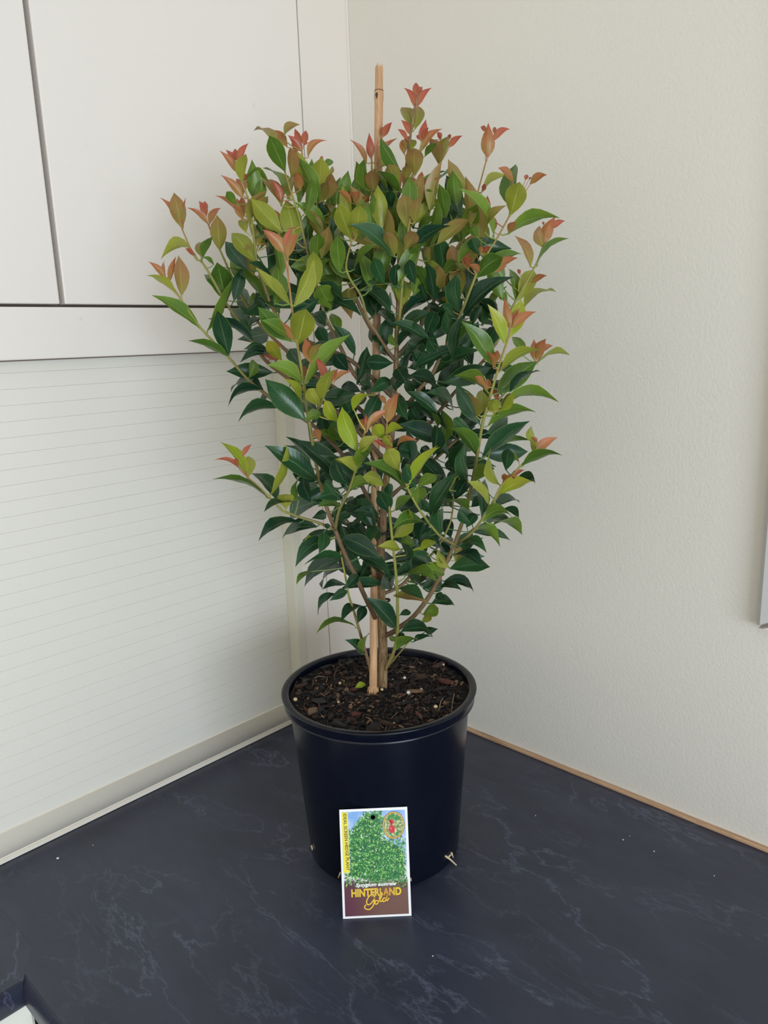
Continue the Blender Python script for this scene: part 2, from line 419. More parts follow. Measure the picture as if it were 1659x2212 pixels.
for pl in ([(723, 1478), (722, 1455), (730, 1438), (745, 1430)], [(680, 1518), (683, 1530), (697, 1539)], [(975, 1530), (978, 1510), (981, 1490)], [(1010, 1470), (1012, 1480)], [(945, 1535), (952, 1510), (958, 1498)], [(918, 1562), (940, 1555), (958, 1543)], [(775, 1580), (772, 1568)], [(790, 1543), (800, 1550), (805, 1556)], [(930, 1430), (950, 1420), (968, 1415)], [(895, 1455), (905, 1442), (908, 1438)], [(632, 1490), (640, 1470), (643, 1462)], [(705, 1470), (715, 1485)], [(690, 1490), (700, 1500), (712, 1488)], [(735, 1425), (745, 1415)], [(958, 1545), (962, 1525)], [(830, 1575), (835, 1560)], [(860, 1500), (880, 1492)], [(815, 1572), (822, 1560), (820, 1550)]):
    fibre(pl, random.choice([0.0004, 0.0006]), random.choice([M_fib, M_fib2, M_fib]))
for i in range(46):
    a = random.uniform(0, 6.28); q = 0.1 * math.sqrt(random.random()); x, y = q * math.cos(a), q * math.sin(a); a2 = random.uniform(0, 6.28); L = random.uniform(.004, .011)
    pts = [Vector((x + math.cos(a2 + c * .5) * L * s, y + math.sin(a2 + c * .5) * L * s, soil_h(x, y) + .0015 + .002 * (1 - s * s))) for s, c in ((-1, 0), (0, .2), (1, .6))]
    V, Fc = tube_data(pts, [0.00035] * 3, 4); pydata('root_fibre', V, Fc, random.choice([M_fib2, M_fib2, M_fib]), soil)
M_pel = mat('fertiliser_pellet', srgb(222, 196, 150), 0.45); M_pelw = mat('perlite', srgb(228, 224, 218), 0.7)
bm = bmesh.new(); bmesh.ops.create_icosphere(bm, subdivisions=2, radius=1); mp1 = bpy.data.meshes.new('pellet'); bm.to_mesh(mp1); bm.free(); mp1.shade_smooth(); mp2 = mp1.copy(); mp1.materials.append(M_pel); mp2.materials.append(M_pelw)
for px, py, s, wh in [(638, 1511, .0028, 0), (734, 1474, .0023, 0), (731, 1515, .0017, 0), (825, 1492, .0021, 0), (882, 1499, .0024, 1), (874, 1466, .0022, 1), (848, 1467, .0017, 1), (958, 1435, .0019, 0), (966, 1543, .002, 0), (910, 1486, .0018, 0), (941, 1527, .0026, 0), (917, 1527, .0012, 0), (902, 1526, .0010, 0), (872, 1513, .0010, 0), (936, 1511, .0011, 0), (951, 1484, .0012, 0), (757, 1520, .0015, 1), (851, 1560, .0014, 0)]:
    P = on_plane_z(px, py, SOIL + 0.004); x, y = P.x - POT.x, P.y - POT.y
    o = link('pellet', mp2 if wh else mp1, None, soil); o.location = (x, y, soil_h(x, y) + s * 0.9 + .001); o.scale = (s, s, s * .9)

# ------------------------------------------------------------------ stems
def bark_mat(name, c1, c2, c3):
    m = mat(name, c1, 0.7, 0.3); t = NT(m); v = t.obj()
    mp = t.n('ShaderNodeMapping'); mp.inputs['Scale'].default_value = (1, 1, .25); t.l(v, mp.inputs[0])
    n = t.noise(mp.outputs[0], 260, 5, 0.7); t.color(t.ramp(n, [(0.3, c1), (0.5, c2), (0.72, c3)])); t.bump(n, 0.5, 0.001); return m
M_trunk = bark_mat('trunk_bark', srgb(74, 56, 38), srgb(126, 100, 68), srgb(158, 138, 104))
M_twig = bark_mat('branch_bark', srgb(96, 70, 46), srgb(136, 108, 74), srgb(160, 140, 104))
M_green = bark_mat('green_stem', srgb(120, 128, 58), srgb(150, 156, 78), srgb(172, 170, 92))
M_redst = bark_mat('red_stem', srgb(110, 56, 40), srgb(142, 82, 56), srgb(166, 120, 80))
def stem_mat():
    m = mat('stem_bark', srgb(120, 96, 66), 0.6, 0.35); t = NT(m)
    at = t.n('ShaderNodeAttribute'); at.attribute_name = 'age'; v = t.obj()
    n = t.noise(v, 240, 4, 0.7)
    c = t.ramp(t.math('ADD', at.outputs['Fac'], t.math('MULTIPLY', t.math('SUBTRACT', n, .5), .35)), [(0.0, srgb(92, 72, 52)), (0.35, srgb(132, 106, 74)), (0.6, srgb(128, 122, 66)), (0.82, srgb(150, 150, 72)), (1.0, srgb(158, 116, 70))])
    t.color(c); t.bump(n, 0.3, 0.0006); return m
M_stem = stem_mat()
def catmull(P, sub=4):
    out = []; n = len(P)
    for i in range(n - 1):
        p0, p1, p2, p3 = P[max(i - 1, 0)], P[i], P[i + 1], P[min(i + 2, n - 1)]
        for k in range(sub):
            t = k / sub; out.append(0.5 * ((2 * p1) + (p2 - p0) * t + (2 * p0 - 5 * p1 + 4 * p2 - p3) * t * t + (3 * p1 - p0 - 3 * p2 + p3) * t ** 3))
    out.append(P[-1]); return out
SAMP = []      # (px, py, d, room point, owner object)
def stem(name, pl, d0, d1, r0, r1, material):
    n = len(pl); P = []; pix = []
    L = [0.0]
    for i in range(1, n): L.append(L[-1] + math.hypot(pl[i][0] - pl[i - 1][0], pl[i][1] - pl[i - 1][1]))
    for i, (x, y) in enumerate(pl):
        s = L[i] / L[-1]; d = d0 + (d1 - d0) * (s ** 0.8); P.append(pt(x, y, d)); pix.append(Vector((x, y, d)))
    C = catmull(P); Q = catmull(pix)
    rads = [r0 + (r1 - r0) * (k / (len(C) - 1)) for k in range(len(C))]
    if name == 'trunk': rads = [r1 + (r0 - r1) * (1 - k / (len(C) - 1)) ** 1.35 for k in range(len(C))]
    if name == 'trunk': rads = [q * (1 + 0.10 * noise.noise(Vector((0, 0, k * .9)))) for k, q in enumerate(rads)]
    ns = 12 if name == 'trunk' else 8
    V, Fc = tube_data([rel(c) for c in C], rads, ns)
    o = pydata(name, V, Fc, material, shrub, smooth=True)
    age = o.data.attributes.new('age', 'FLOAT', 'POINT'); a0 = .5 if material is M_green else (.12 if material is M_redst else .0)
    for k in range(len(V)): age.data[k].value = a0 + (1 - a0) * (k // ns) / (len(C) - 1)
    if name != 'trunk': o.data.materials[0] = M_stem
    for c, q in zip(C, Q): SAMP.append((q.x, q.y, q.z, c, o))
    return o
stem('trunk', [(826, 1512), (826, 1490), (827, 1400), (824, 1300), (822, 1200), (827, 1140), (829, 1080), (838, 1010), (846, 940), (850, 870), (856, 780), (857, 720), (860, 650), (863, 536), (872, 409), (880, 340), (888, 285), (896, 235), (902, 205)], 0.0, 0.0, 0.0072, 0.0009, M_trunk)
BR = [
 ([(820,1130),(760,1010),(690,930),(604,873),(571,849),(535,819),(493,771),(433,708),(393,650),(360,599)],0,.04,.0034,.0011,M_twig),
 ([(838,1000),(740,900),(640,830),(575,780),(550,744),(517,696),(487,653),(457,599),(436,566),(420,554),(393,494)],0,.02,.0034,.0010,M_twig),
 ([(436,566),(434,550),(431,530)],.02,.02,.0012,.0008,M_green),
 ([(845,950),(740,850),(660,800),(620,759),(601,741),(565,705),(541,671),(511,620),(484,560),(475,540),(457,503),(446,474)],0,-.03,.0034,.0009,M_twig),
 ([(850,860),(760,780),(670,740),(620,715),(586,659),(571,617),(556,572),(548,510),(538,439),(525,400),(512,365)],0,.015,.0034,.0010,M_twig),
 ([(846,950),(794,843),(764,807),(737,753),(725,729),(704,687),(690,640),(668,560),(646,470),(634,430),(625,403),(616,372)],0,.0,.0036,.0010,M_twig),
 ([(856,780),(825,745),(790,690),(750,600),(720,530),(701,482),(683,460),(675,430),(662,405),(656,360),(652,325)],0,-.03,.0034,.0010,M_twig),
 ([(701,482),(686,455),(683,425)],-.02,-.02,.0014,.0009,M_green),
 ([(811,1335),(790,1292),(763,1234),(744,1195),(724,1145),(705,1095),(695,1057),(689,1030),(680,988),(669,916),(662,879),(656,825),(644,753),(632,675),(624,610)],0.008,.13,.0040,.0013,M_twig),
 ([(724,1145),(690,1130),(650,1118),(626,1109),(609,1102),(582,1075),(561,1053),(536,1032)],.055,.08,.0022,.0010,M_green),
 ([(657,831),(664,805),(671,783)],.115,.12,.0014,.0010,M_green),
 ([(667,910),(692,876),(707,831),(712,810)],.11,.12,.0016,.0010,M_green),
 ([(800,1450),(797,1434),(785,1393),(775,1357),(763,1316),(753,1285),(745,1240),(735,1190)],.006,.045,.0030,.0012,M_twig),
 ([(833,1445),(840,1431),(851,1406),(858,1372),(859,1328),(858,1273),(853,1217),(847,1162),(842,1106),(838,1045),(836,990),(834,945),(836,915)],.005,.14,.0030,.0012,M_green),
 ([(724,1145),(732,1104),(751,1065),(763,1032),(770,1005),(775,979),(784,950),(789,930)],.06,.15,.0022,.0012,M_green),
 ([(985,1178),(952,1159),(924,1126),(899,1090),(880,1054),(863,1018)],.07,.14,.0022,.0012,M_green),
 ([(826,1375),(846,1367),(866,1353),(891,1334),(919,1300),(944,1259),(968,1206),(985,1167),(1002,1117),(1016,1062),(1029,995),(1041,922),(1053,876),(1068,825),(1080,783),(1098,729),(1102,698)],0,.10,.0044,.0012,M_twig),
 ([(991,1173),(1024,1145),(1057,1098),(1079,1056),(1090,1040)],.068,.1,.0022,.0011,M_green),
 ([(1057,1098),(1087,1054),(1114,1018),(1150,979),(1160,955)],.088,.07,.0018,.0010,M_green),
 ([(848,915),(891,861),(909,837),(933,810),(951,771),(960,756),(990,690),(1002,662),(1023,608),(1029,593),(1056,542),(1072,518),(1100,467)],0,.04,.0036,.0011,M_redst),
 ([(857,771),(894,729),(915,693),(933,659),(957,602),(966,587),(990,533),(1002,515),(1020,452),(1032,415),(1049,352)],0,-.01,.0034,.0010,M_redst),
 ([(840,1010),(900,950),(980,850),(1060,760),(1090,700),(1114,650),(1156,575),(1172,533)],0,-.04,.0034,.0010,M_twig),
 ([(832,1080),(930,1000),(1040,900),(1100,840),(1154,783)],0,-.04,.0030,.0010,M_twig),
 ([(856,780),(845,768),(812,717),(794,690),(780,640),(755,600),(748,570),(760,520)],0,.05,.0030,.0011,M_twig),
 ([(860,650),(830,560),(806,480),(803,430),(803,350),(801,330)],0,-.03,.0028,.0010,M_redst),
 ([(857,720),(880,640),(900,560),(925,470),(937,409),(948,358)],0,-.02,.0028,.0010,M_redst),
 ([(857,740),(858,710),(864,678),(870,600),(876,548),(882,497),(886,470)],0.002,.05,.0026,.0012,M_green),
 ([(870,440),(884,415),(897,385)],0,.015,.0018,.0010,M_green),
 ([(873,410),(895,370),(908,320),(912,300)],0,.01,.0016,.0009,M_redst),
 ([(828,1283),(863,1267),(883,1248),(910,1215),(935,1195),(957,1162),(975,1120),(980,1070)],0,-.04,.0030,.0012,M_redst),
 ([(835,1440),(850,1425),(872,1400),(885,1384)],0.0,.02,.0018,.0010,M_twig),
 ([(822,1200),(770,1150),(720,1080),(690,1000),(670,950)],0,-.06,.0026,.0012,M_twig),
 ([(829,1090),(880,1040),(940,990),(985,930),(1000,880)],0,-.05,.0026,.0012,M_twig),
]
for b in BR: stem('branch', b[0], b[1], b[2], b[3] * .8, b[4] * .82, b[5])

# ------------------------------------------------------------------ leaves
def leaf_mat(name, c1, c2, rib, edge, rough=0.42, trans=0.25, spec=0.5, foot=None):
    m = mat(name, c1, rough, spec); t = NT(m)
    uv = t.n('ShaderNodeUVMap'); sep = t.n('ShaderNodeSeparateXYZ'); t.l(uv.outputs[0], sep.inputs[0])
    u = t.math('ABSOLUTE', t.math('SUBTRACT', t.math('MULTIPLY', sep.outputs[0], 2.0), 1.0)); v = sep.outputs[1]
    rnd = t.n('ShaderNodeObjectInfo').outputs['Random']
    obj = t.obj()
    n = t.noise(obj, 45, 3, 0.6)
    f = t.math('MULTIPLY', t.math('ADD', n, rnd), 0.5)
    c = t.mix(t.ramp(f, [(0.3, 0.0), (0.7, 1.0)]), c1, c2)
    if foot: c = t.mix(t.ramp(t.math('ADD', v, t.math('MULTIPLY', t.math('SUBTRACT', rnd, .5), .4)), [(0.1, 0.85), (0.75, 0.0)]), c, foot)
    vein = t.n('ShaderNodeTexWave'); vein.wave_type = 'BANDS'; vein.bands_direction = 'Y'
    cx = t.n('ShaderNodeCombineXYZ'); t.l(t.math('SUBTRACT', v, t.math('MULTIPLY', u, 0.16)), cx.inputs[1]); t.l(cx.outputs[0], vein.inputs['Vector']); vein.inputs['Scale'].default_value = 4.2
    vm = t.math('MULTIPLY', t.ramp(vein.outputs['Fac'], [(0.85, 0.0), (1.0, 0.09)]), 1.0)
    c = t.mix(vm, c, rib)
    ribm = t.ramp(u, [(0.025, 1.0), (0.06, 0.0)])
    c = t.mix(t.math('MULTIPLY', ribm, 0.75), c, rib)
    edm = t.ramp(u, [(0.93, 0.0), (0.985, 1.0)])
    c = t.mix(t.math('MULTIPLY', edm, 0.8), c, edge)
    t.color(c)
    t.bump(t.math('ADD', t.math('MULTIPLY', ribm, -1.0), t.math('MULTIPLY', vein.outputs['Fac'], 0.12)), 0.35, 0.0006)
    tr = t.n('ShaderNodeBsdfTranslucent'); t.l(c, tr.inputs[0])
    mx = t.n('ShaderNodeMixShader'); mx.inputs[0].default_value = trans
    out = t.t.nodes['Material Output']; t.l(t.b.outputs[0], mx.inputs[1]); t.l(tr.outputs[0], mx.inputs[2]); t.l(mx.outputs[0], out.inputs[0])
    return m
LM = {
 'D': leaf_mat('leaf_dark_green', srgb(27, 58, 40), srgb(46, 84, 46), srgb(90, 126, 78), srgb(104, 144, 70), 0.27, 0.10),
 'G': leaf_mat('leaf_mid_green', srgb(76, 110, 40), srgb(116, 144, 48), srgb(146, 172, 90), srgb(160, 186, 84), 0.32, 0.22),
 'L': leaf_mat('leaf_light_green', srgb(142, 152, 52), srgb(168, 172, 68), srgb(200, 198, 104), srgb(192, 176, 92), 0.34, 0.28),
 'Y': leaf_mat('leaf_yellow_green', srgb(146, 166, 38), srgb(184, 182, 60), srgb(210, 206, 110), srgb(206, 160, 84), 0.3, 0.3, foot=srgb(150, 174, 46)),
 'B': leaf_mat('leaf_bronze', srgb(152, 134, 70), srgb(172, 130, 84), srgb(190, 180, 100), srgb(176, 106, 76), 0.34, 0.28, foot=srgb(142, 148, 58)),
 'O': leaf_mat('leaf_copper', srgb(176, 98, 64), srgb(196, 124, 84), srgb(208, 156, 104), srgb(182, 82, 64), 0.32, 0.28, foot=srgb(166, 134, 70)),
 'R': leaf_mat('leaf_red', srgb(170, 72, 56), srgb(196, 104, 82), srgb(204, 128, 96), srgb(172, 66, 60), 0.28, 0.28, foot=srgb(176, 112, 74)),
}
CROP = {'1': (300, 120, 3.318), '2': (740, 120, 3.318), '3': (300, 560, 3.318), '4': (740, 560, 3.318), '5': (440, 940, 4.1475), '6': (780, 940, 3.6065)}
DATA = """
3 .03
195 140 65 15 45 O; 195 140 180 0 30 O; 222 165 265 -25 42 O; 305 265 285 -30 100 B; 260 240 55 100 52 L; 440 495 95 250 85 G; 645 705 350 575 58 G; 487 520 640 130 58 G -.14; 645 690 560 360 130 D; 960 812 625 803 112 D; 790 850 830 710 70 G; 890 935 645 935 85 D .12; 900 945 635 1060 62 D .2; 915 955 860 1015 42 D; 1015 1070 705 1165 75 D .16; 930 655 760 632 52 D; 1000 692 730 722 68 D .1
1 .02
310 1240 250 975 110 B; 300 1215 155 1015 52 O; 320 1235 335 1015 30 R; 425 1465 160 1455 72 L .3; 400 1440 325 1380 30 R; 445 1440 430 1330 55 B; 460 1450 525 1295 62 G; 540 1500 460 1440 30 G
3 .02
830 612 490 425 62 D .08
1 -.03
580 1400 560 1140 112 B; 500 1215 345 1085 42 O .1; 480 1165 425 1035 52 R; 485 1120 470 1040 35 R; 505 1210 595 1085 48 O; 715 1625 740 1370 98 G
3 -.03
630 310 560 20 150 G; 580 260 470 95 80 G; 920 325 590 45 70 G .08; 800 405 740 200 100 D; 870 415 815 230 92 G; 805 530 660 345 112 D; 785 480 880 415 45 D
1 .01
740 905 760 690 80 L; 715 850 575 680 50 O .08; 705 780 790 625 50 R .1; 690 760 692 660 42 R; 685 770 620 675 38 R; 745 1025 585 855 58 O; 745 1005 695 880 88 O; 745 905 790 850 38 R; 755 900 930 900 44 G .2; 752 1190 550 1000 52 O .1; 745 1180 700 1020 72 O; 755 1150 735 1000 50 O; 700 1070 625 970 62 G; 795 1220 925 960 70 B .1; 830 1190 925 995 80 B; 820 1050 892 880 78 G; 850 1485 655 1255 118 L; 850 1360 800 1180 82 L; 930 1545 910 1215 98 D; 890 1290 870 1190 75 D; 1070 1400 880 1305 62 D; 890 1492 625 1380 58 G .06; 960 1605 780 1480 40 D; 990 1420 960 1240 80 D; 770 1270 735 1160 70 L
1 .0
1050 835 930 560 120 G; 1090 875 1090 650 82 B; 975 650 825 520 52 B .1; 1065 660 950 530 58 O; 1045 620 1145 490 45 B .12; 1170 690 1065 570 60 R; 1165 660 1115 515 48 R; 1180 645 1198 530 50 R; 1135 710 1090 625 38 R; 1212 735 1350 610 48 O .25; 1180 645 1218 625 16 R; 1180 840 1130 760 48 R; 1160 970 1130 830 62 O; 1078 1030 1200 830 55 B .1; 1150 1085 1210 920 48 G; 1070 1035 885 805 60 G .1; 1025 1085 820 890 78 B .12; 1020 1045 950 890 55 R; 1035 1015 1000 925 62 O; 1130 1345 1055 1030 150 L; 1340 1255 1115 1045 92 G .06; 1020 1235 920 1095 62 O; 1085 1345 1020 1215 92 G; 1000 1340 960 1260 60 O
1 -.02
1270 1005 1130 680 108 L; 1288 1005 1310 720 132 L; 1320 805 1395 745 48 G; 1315 1045 1395 830 88 B; 1300 770 1315 715 25 R; 1230 1480 1190 1210 95 D; 1360 850 1395 790 30 B; 1300 1050 1340 900 70 B
1 .03
1235 1500 1395 1188 112 D; 1520 1605 1380 1335 112 G; 1440 1560 1420 1280 105 G; 1520 1315 1430 1060 118 L; 1555 1315 1585 1060 118 L; 1525 1062 1415 965 40 O; 1540 1055 1590 970 80 O; 1532 1015 1515 965 20 R; 1430 1310 1622 1002 34 G -.08; 1590 1100 1658 1010 70 O; 1400 1185 1290 1045 38 B .1; 1390 1235 1340 1080 100 L; 1470 1240 1400 1080 90 G; 1640 1560 1560 1380 100 D
3 .12
1110 340 1250 5 112 L; 1085 330 845 45 76 L -.06; 1045 -40 880 -215 82 O; 1065 -10 1145 -190 74 O; 1040 -90 1112 -230 40 R; 970 330 1000 55 120 G; 1135 622 1200 350 172 L; 1100 592 850 340 128 G; 1115 592 1000 445 48 O; 1080 562 880 435 82 G; 1170 890 920 755 95 G .1; 1200 892 1520 535 98 G; 1232 745 1190 560 78 O; 1242 735 1305 590 58 B; 1195 1155 900 855 165 D; 1165 1012 1060 855 58 Y; 1300 1052 1210 925 102 L; 1320 1015 1400 775 88 L; 1345 900 1245 680 58 R; 1385 875 1430 785 40 R; 1395 890 1532 805 38 O .1; 1190 1152 1310 1090 72 G; 1430 1165 1330 1010 88 Y
3 .06
1025 725 915 580 88 Y; 975 695 1020 590 40 R; 1000 722 860 675 48 R; 1155 830 1080 750 70 B; 1172 855 1185 760 70 O; 1520 1095 1440 930 102 D; 1480 1312 1370 1170 112 G; 1300 1300 1240 1220 60 O; 1425 1315 1280 1230 58 G; 1490 1625 1120 1280 140 D; 1600 1640 1290 1400 120 D; 1255 1602 1440 1520 60 D .1; 1275 1585 905 1330 140 D; 1380 360 1290 180 140 G; 1590 400 1285 300 70 D .08; 1560 900 1640 620 100 D; 1500 800 1400 680 110 D; 1350 620 1280 480 90 D; 1430 540 1380 380 80 G; 1150 760 1080 640 100 D; 1590 950 1440 900 80 D; 1640 940 1600 840 60 D
5 .085
390 382 150 50 88 Y .06; 330 310 95 215 40 R .15; 345 190 435 80 44 R; 395 382 400 180 132 L; 305 270 285 195 35 R; 575 562 75 390 44 G .08; 592 545 740 80 75 L -.16; 660 592 415 325 120 D .08; 735 660 735 520 180 L
5 .05
810 610 540 665 50 D .06; 850 592 845 360 52 G; 960 602 880 380 120 D; 1030 612 768 800 150 D .12; 870 780 490 920 92 D .1; 1020 822 690 925 108 D .08; 1070 862 1030 1060 105 D -.1; 1150 930 820 1170 128 D .12; 1252 1110 895 1365 135 D .1; 1270 1112 890 1155 58 D .06; 970 1215 825 1325 46 G; 1262 1180 1055 1375 70 D .1; 1385 1250 1265 1370 92 D; 1292 1402 1140 1485 80 D .1; 1180 1420 1020 1620 58 D .1; 1290 1350 1070 1360 60 D; 1445 1540 1230 1660 78 D .12; 1440 1530 1380 1680 90 D; 1370 1722 1005 1775 46 G .16; 1430 1960 1290 1830 88 D; 1430 1945 1480 1770 58 G; 1240 920 1580 1105 165 D .06; 1395 1095 1660 1240 105 D .06; 1400 1085 1260 950 120 D; 1150 835 1080 800 45 D; 1200 765 1320 700 72 D; 1225 645 1025 640 85 G .12; 1250 565 1010 570 118 D .1; 1000 960 900 930 90 L; 1100 700 980 740 90 D; 1650 700 1560 480 110 D
5 .1
1292 502 1565 495 78 G .16; 1275 442 1170 170 118 D; 1005 425 1225 330 88 D -.1; 1375 312 1175 210 82 L; 1362 305 1500 130 80 G; 1150 480 1060 330 110 D; 1200 560 1080 400 100 D
5 .03
1570 735 1350 680 110 D .06; 1400 835 1480 760 60 D; 1560 962 1460 790 82 D; 1655 672 1565 500 92 D; 1500 760 1400 560 130 D
2 .0
520 380 435 230 46 R .15; 528 295 525 185 48 R; 543 290 578 220 38 R; 530 375 645 228 46 R .12; 505 525 425 360 88 B; 520 528 548 360 98 B; 492 575 415 460 46 R .1; 465 605 390 525 34 R; 480 650 440 580 62 O; 565 625 597 455 64 R; 560 605 525 575 28 R; 572 610 622 510 34 R; 562 690 718 525 58 O .18; 520 862 510 650 124 B; 475 690 490 590 88 L; 442 710 432 590 58 O; 590 725 675 625 48 G
2 -.02
690 785 635 575 84 B; 700 780 752 560 84 B; 705 605 675 545 34 R; 762 660 862 573 44 R .12; 762 605 778 560 30 R; 640 980 790 810 24 G; 600 1155 622 940 110 G; 560 1005 742 825 44 G .08; 575 1040 660 870 60 G; 690 1080 695 1020 30 B; 540 1250 670 1150 60 G
2 -.03
205 745 190 550 58 R; 172 775 50 600 42 O .1; 250 775 388 590 48 O .1; 290 585 358 475 48 R; 285 575 285 505 30 R; 165 965 150 730 78 G; 222 992 205 810 98 B; 260 800 300 750 60 B; 180 1165 228 1050 60 G; 235 940 250 780 60 O
2 .01
420 835 265 585 90 G; 405 945 325 775 108 B; 402 985 245 815 62 G; 325 985 210 830 40 G; 482 975 385 830 58 O; 520 955 500 870 48 R; 540 945 572 825 45 R; 532 1005 695 875 64 R .12; 535 1185 572 1090 72 B; 425 1295 370 1080 108 G; 350 1090 340 960 72 D; 372 1245 310 1080 80 L; 312 1105 250 1055 38 R; 300 1060 280 960 72 G; 450 900 470 780 70 B
2 .05
470 1245 440 980 130 B; 520 1205 552 1000 78 B; 480 1435 778 1213 92 D .1; 485 1445 612 1340 40 G; 345 1435 58 1205 108 D .08; 440 1545 212 1195 56 L .06; 372 1445 310 1250 92 B; 440 1405 532 1250 98 B; 80 1540 238 1350 42 G; 380 1665 390 1480 82 D; 300 1640 220 1440 100 D; 520 1640 470 1450 90 D; 240 1650 130 1480 110 D
4 .05
422 345 445 140 118 L; 605 235 490 20 90 G; 372 495 215 330 78 D; 345 385 105 200 88 D .08; 425 418 720 260 90 D .1; 420 512 632 370 88 D; 360 745 160 735 108 D; 300 612 218 515 82 D; 390 622 328 535 48 G; 402 622 552 515 50 D .1; 410 705 715 685 90 D .25; 392 775 462 900 112 D; 360 882 200 962 90 D .1; 410 965 470 1150 100 D -.1; 480 835 692 950 82 D .1; 500 990 470 860 80 D
2 -.01
1040 735 1045 480 98 O; 1030 545 985 510 32 R; 1088 565 1090 505 28 R; 1080 615 1208 527 48 R .18; 920 965 745 740 88 B; 985 1015 1168 850 48 L .08; 912 965 925 935 26 R; 1008 975 1020 915 34 R; 840 1325 800 1035 130 G; 862 1315 965 1060 118 G; 750 1375 892 1330 50 G .12; 840 1545 770 1350 90 B; 725 1585 690 1280 120 D; 620 1480 610 1370 60 B
2 .03
1085 1305 840 940 68 G .08; 1030 1135 1040 1000 74 R; 1010 1275 1172 1070 58 B .1; 920 1085 860 1015 40 G; 1205 1145 1272 895 145 L; 1200 1085 1238 770 120 G; 1228 905 1105 805 54 O .12; 1310 895 1322 850 40 R; 1340 925 1472 855 54 O .15; 1335 890 1355 872 25 R; 1180 1285 1555 1145 88 G .1; 1190 1275 1242 1190 62 O; 1085 1265 1085 1150 44 O; 960 1592 1165 1440 128 G .08; 965 1445 900 1320 50 O; 990 1425 990 1360 45 O; 1010 1415 1062 1370 50 R; 905 1545 860 1360 60 O; 910 1505 885 1420 50 R; 1085 1525 1262 1450 58 O .1; 1085 1555 1182 1510 50 O; 975 1425 920 1300 92 D; 1000 1365 1042 1310 62 D; 960 1300 925 1220 80 G; 1000 1570 900 1500 50 O
2 -.04
1440 1375 1395 1210 70 B; 1445 1350 1530 1150 88 O; 1490 1245 1598 1185 44 R .12; 1442 1215 1430 1190 22 R; 1390 1510 1618 1305 34 G .1; 1345 1520 1232 1285 64 B .08
4 .02
705 145 872 130 60 G .35; 835 375 810 90 112 D; 860 432 1215 110 108 D .08; 645 205 640 0 110 L; 735 345 740 260 60 B; 765 355 765 260 50 L; 735 645 940 440 108 G .1; 645 835 990 645 98 D .08; 605 805 612 450 72 D; 810 565 740 350 82 D; 1000 480 985 300 70 D; 720 700 600 560 90 D; 800 420 700 320 90 D; 930 480 1000 330 60 D; 600 300 560 170 80 D; 550 480 640 330 90 D; 690 330 760 170 80 D; 930 760 860 590 100 D; 830 620 900 540 60 D
4 -.03
1240 305 1200 50 80 G; 1262 295 1375 60 118 L; 1272 110 1250 70 24 R; 1350 175 1468 118 44 O .12; 1300 345 1535 228 48 L .1; 1295 695 1215 540 70 G; 1375 725 1372 570 60 O; 1390 725 1462 565 80 O; 1410 675 1518 620 44 O; 1390 755 1628 680 30 L .1; 1130 480 1050 260 100 D; 1010 420 1180 190 50 G; 1180 300 1130 240 60 G; 1010 650 1110 470 100 D; 1000 830 1140 770 70 D; 1060 590 1130 520 60 G
4 .1
1085 765 865 440 118 G; 1165 612 1040 320 88 Y; 1200 505 1160 270 60 O; 1190 565 1285 280 110 Y; 1210 495 1392 375 66 O .12; 1222 485 1270 350 40 R; 1130 805 1418 635 78 L .1; 1105 968 1400 730 150 G .04; 1200 955 1415 780 58 D; 1080 785 1020 650 44 O; 1092 745 1112 650 54 O; 1160 775 1140 725 20 R; 1050 995 800 835 88 G .14; 1012 905 945 840 48 O; 1030 945 1045 850 60 O; 1110 935 1252 860 42 O .15; 1110 1015 1068 925 42 R; 1090 1115 1085 1000 92 L; 1130 1085 1222 950 60 Y; 1132 1095 1255 960 50 B; 960 1135 880 935 48 B; 968 1125 1000 930 92 L; 985 1185 810 890 128 D; 1100 1122 1548 1012 66 G .18; 1040 1195 1388 1080 80 G .1; 1000 1422 1345 1155 108 D; 1010 1425 1340 1275 44 G .06; 970 1422 765 1190 98 G .08; 900 1605 880 1310 90 D; 1030 1250 1190 1130 100 D
4 .07
1385 1315 1335 1190 60 L; 1370 1392 1548 1275 68 O; 1398 1315 1355 1280 28 R; 1360 1385 1350 1290 40 L; 1285 1482 1580 1385 68 G .06; 1270 1465 1145 1395 38 L .08; 1170 1515 1190 1350 92 D; 1122 1615 1040 1380 66 L; 1140 1625 1250 1560 60 O; 1200 1565 1308 1510 38 R .1; 1160 1595 1160 1530 40 O; 1110 1690 1368 1575 92 Y .05; 1250 1565 1392 1612 60 D .15
4 .03
725 1315 720 1060 90 G; 680 1205 620 1080 40 G; 790 1085 610 950 70 D .1; 520 1025 722 1040 80 D .12; 690 1290 400 1180 128 D; 870 1300 740 1420 90 D; 770 1500 860 1330 100 D; 760 1400 690 1260 80 D; 930 1240 790 1140 90 D; 860 1180 980 1060 60 D; 600 960 500 840 80 D; 540 1160 490 1060 80 D; 950 900 850 760 100 D; 700 900 620 1000 80 D; 880 860 720 820 90 D; 560 1400 400 1350 110 D; 640 1420 560 1340 70 D; 420 1460 380 1330 90 D; 470 1300 300 1420 120 D; 740 1600 820 1540 90 D; 640 1650 720 1540 90 D
4 .14
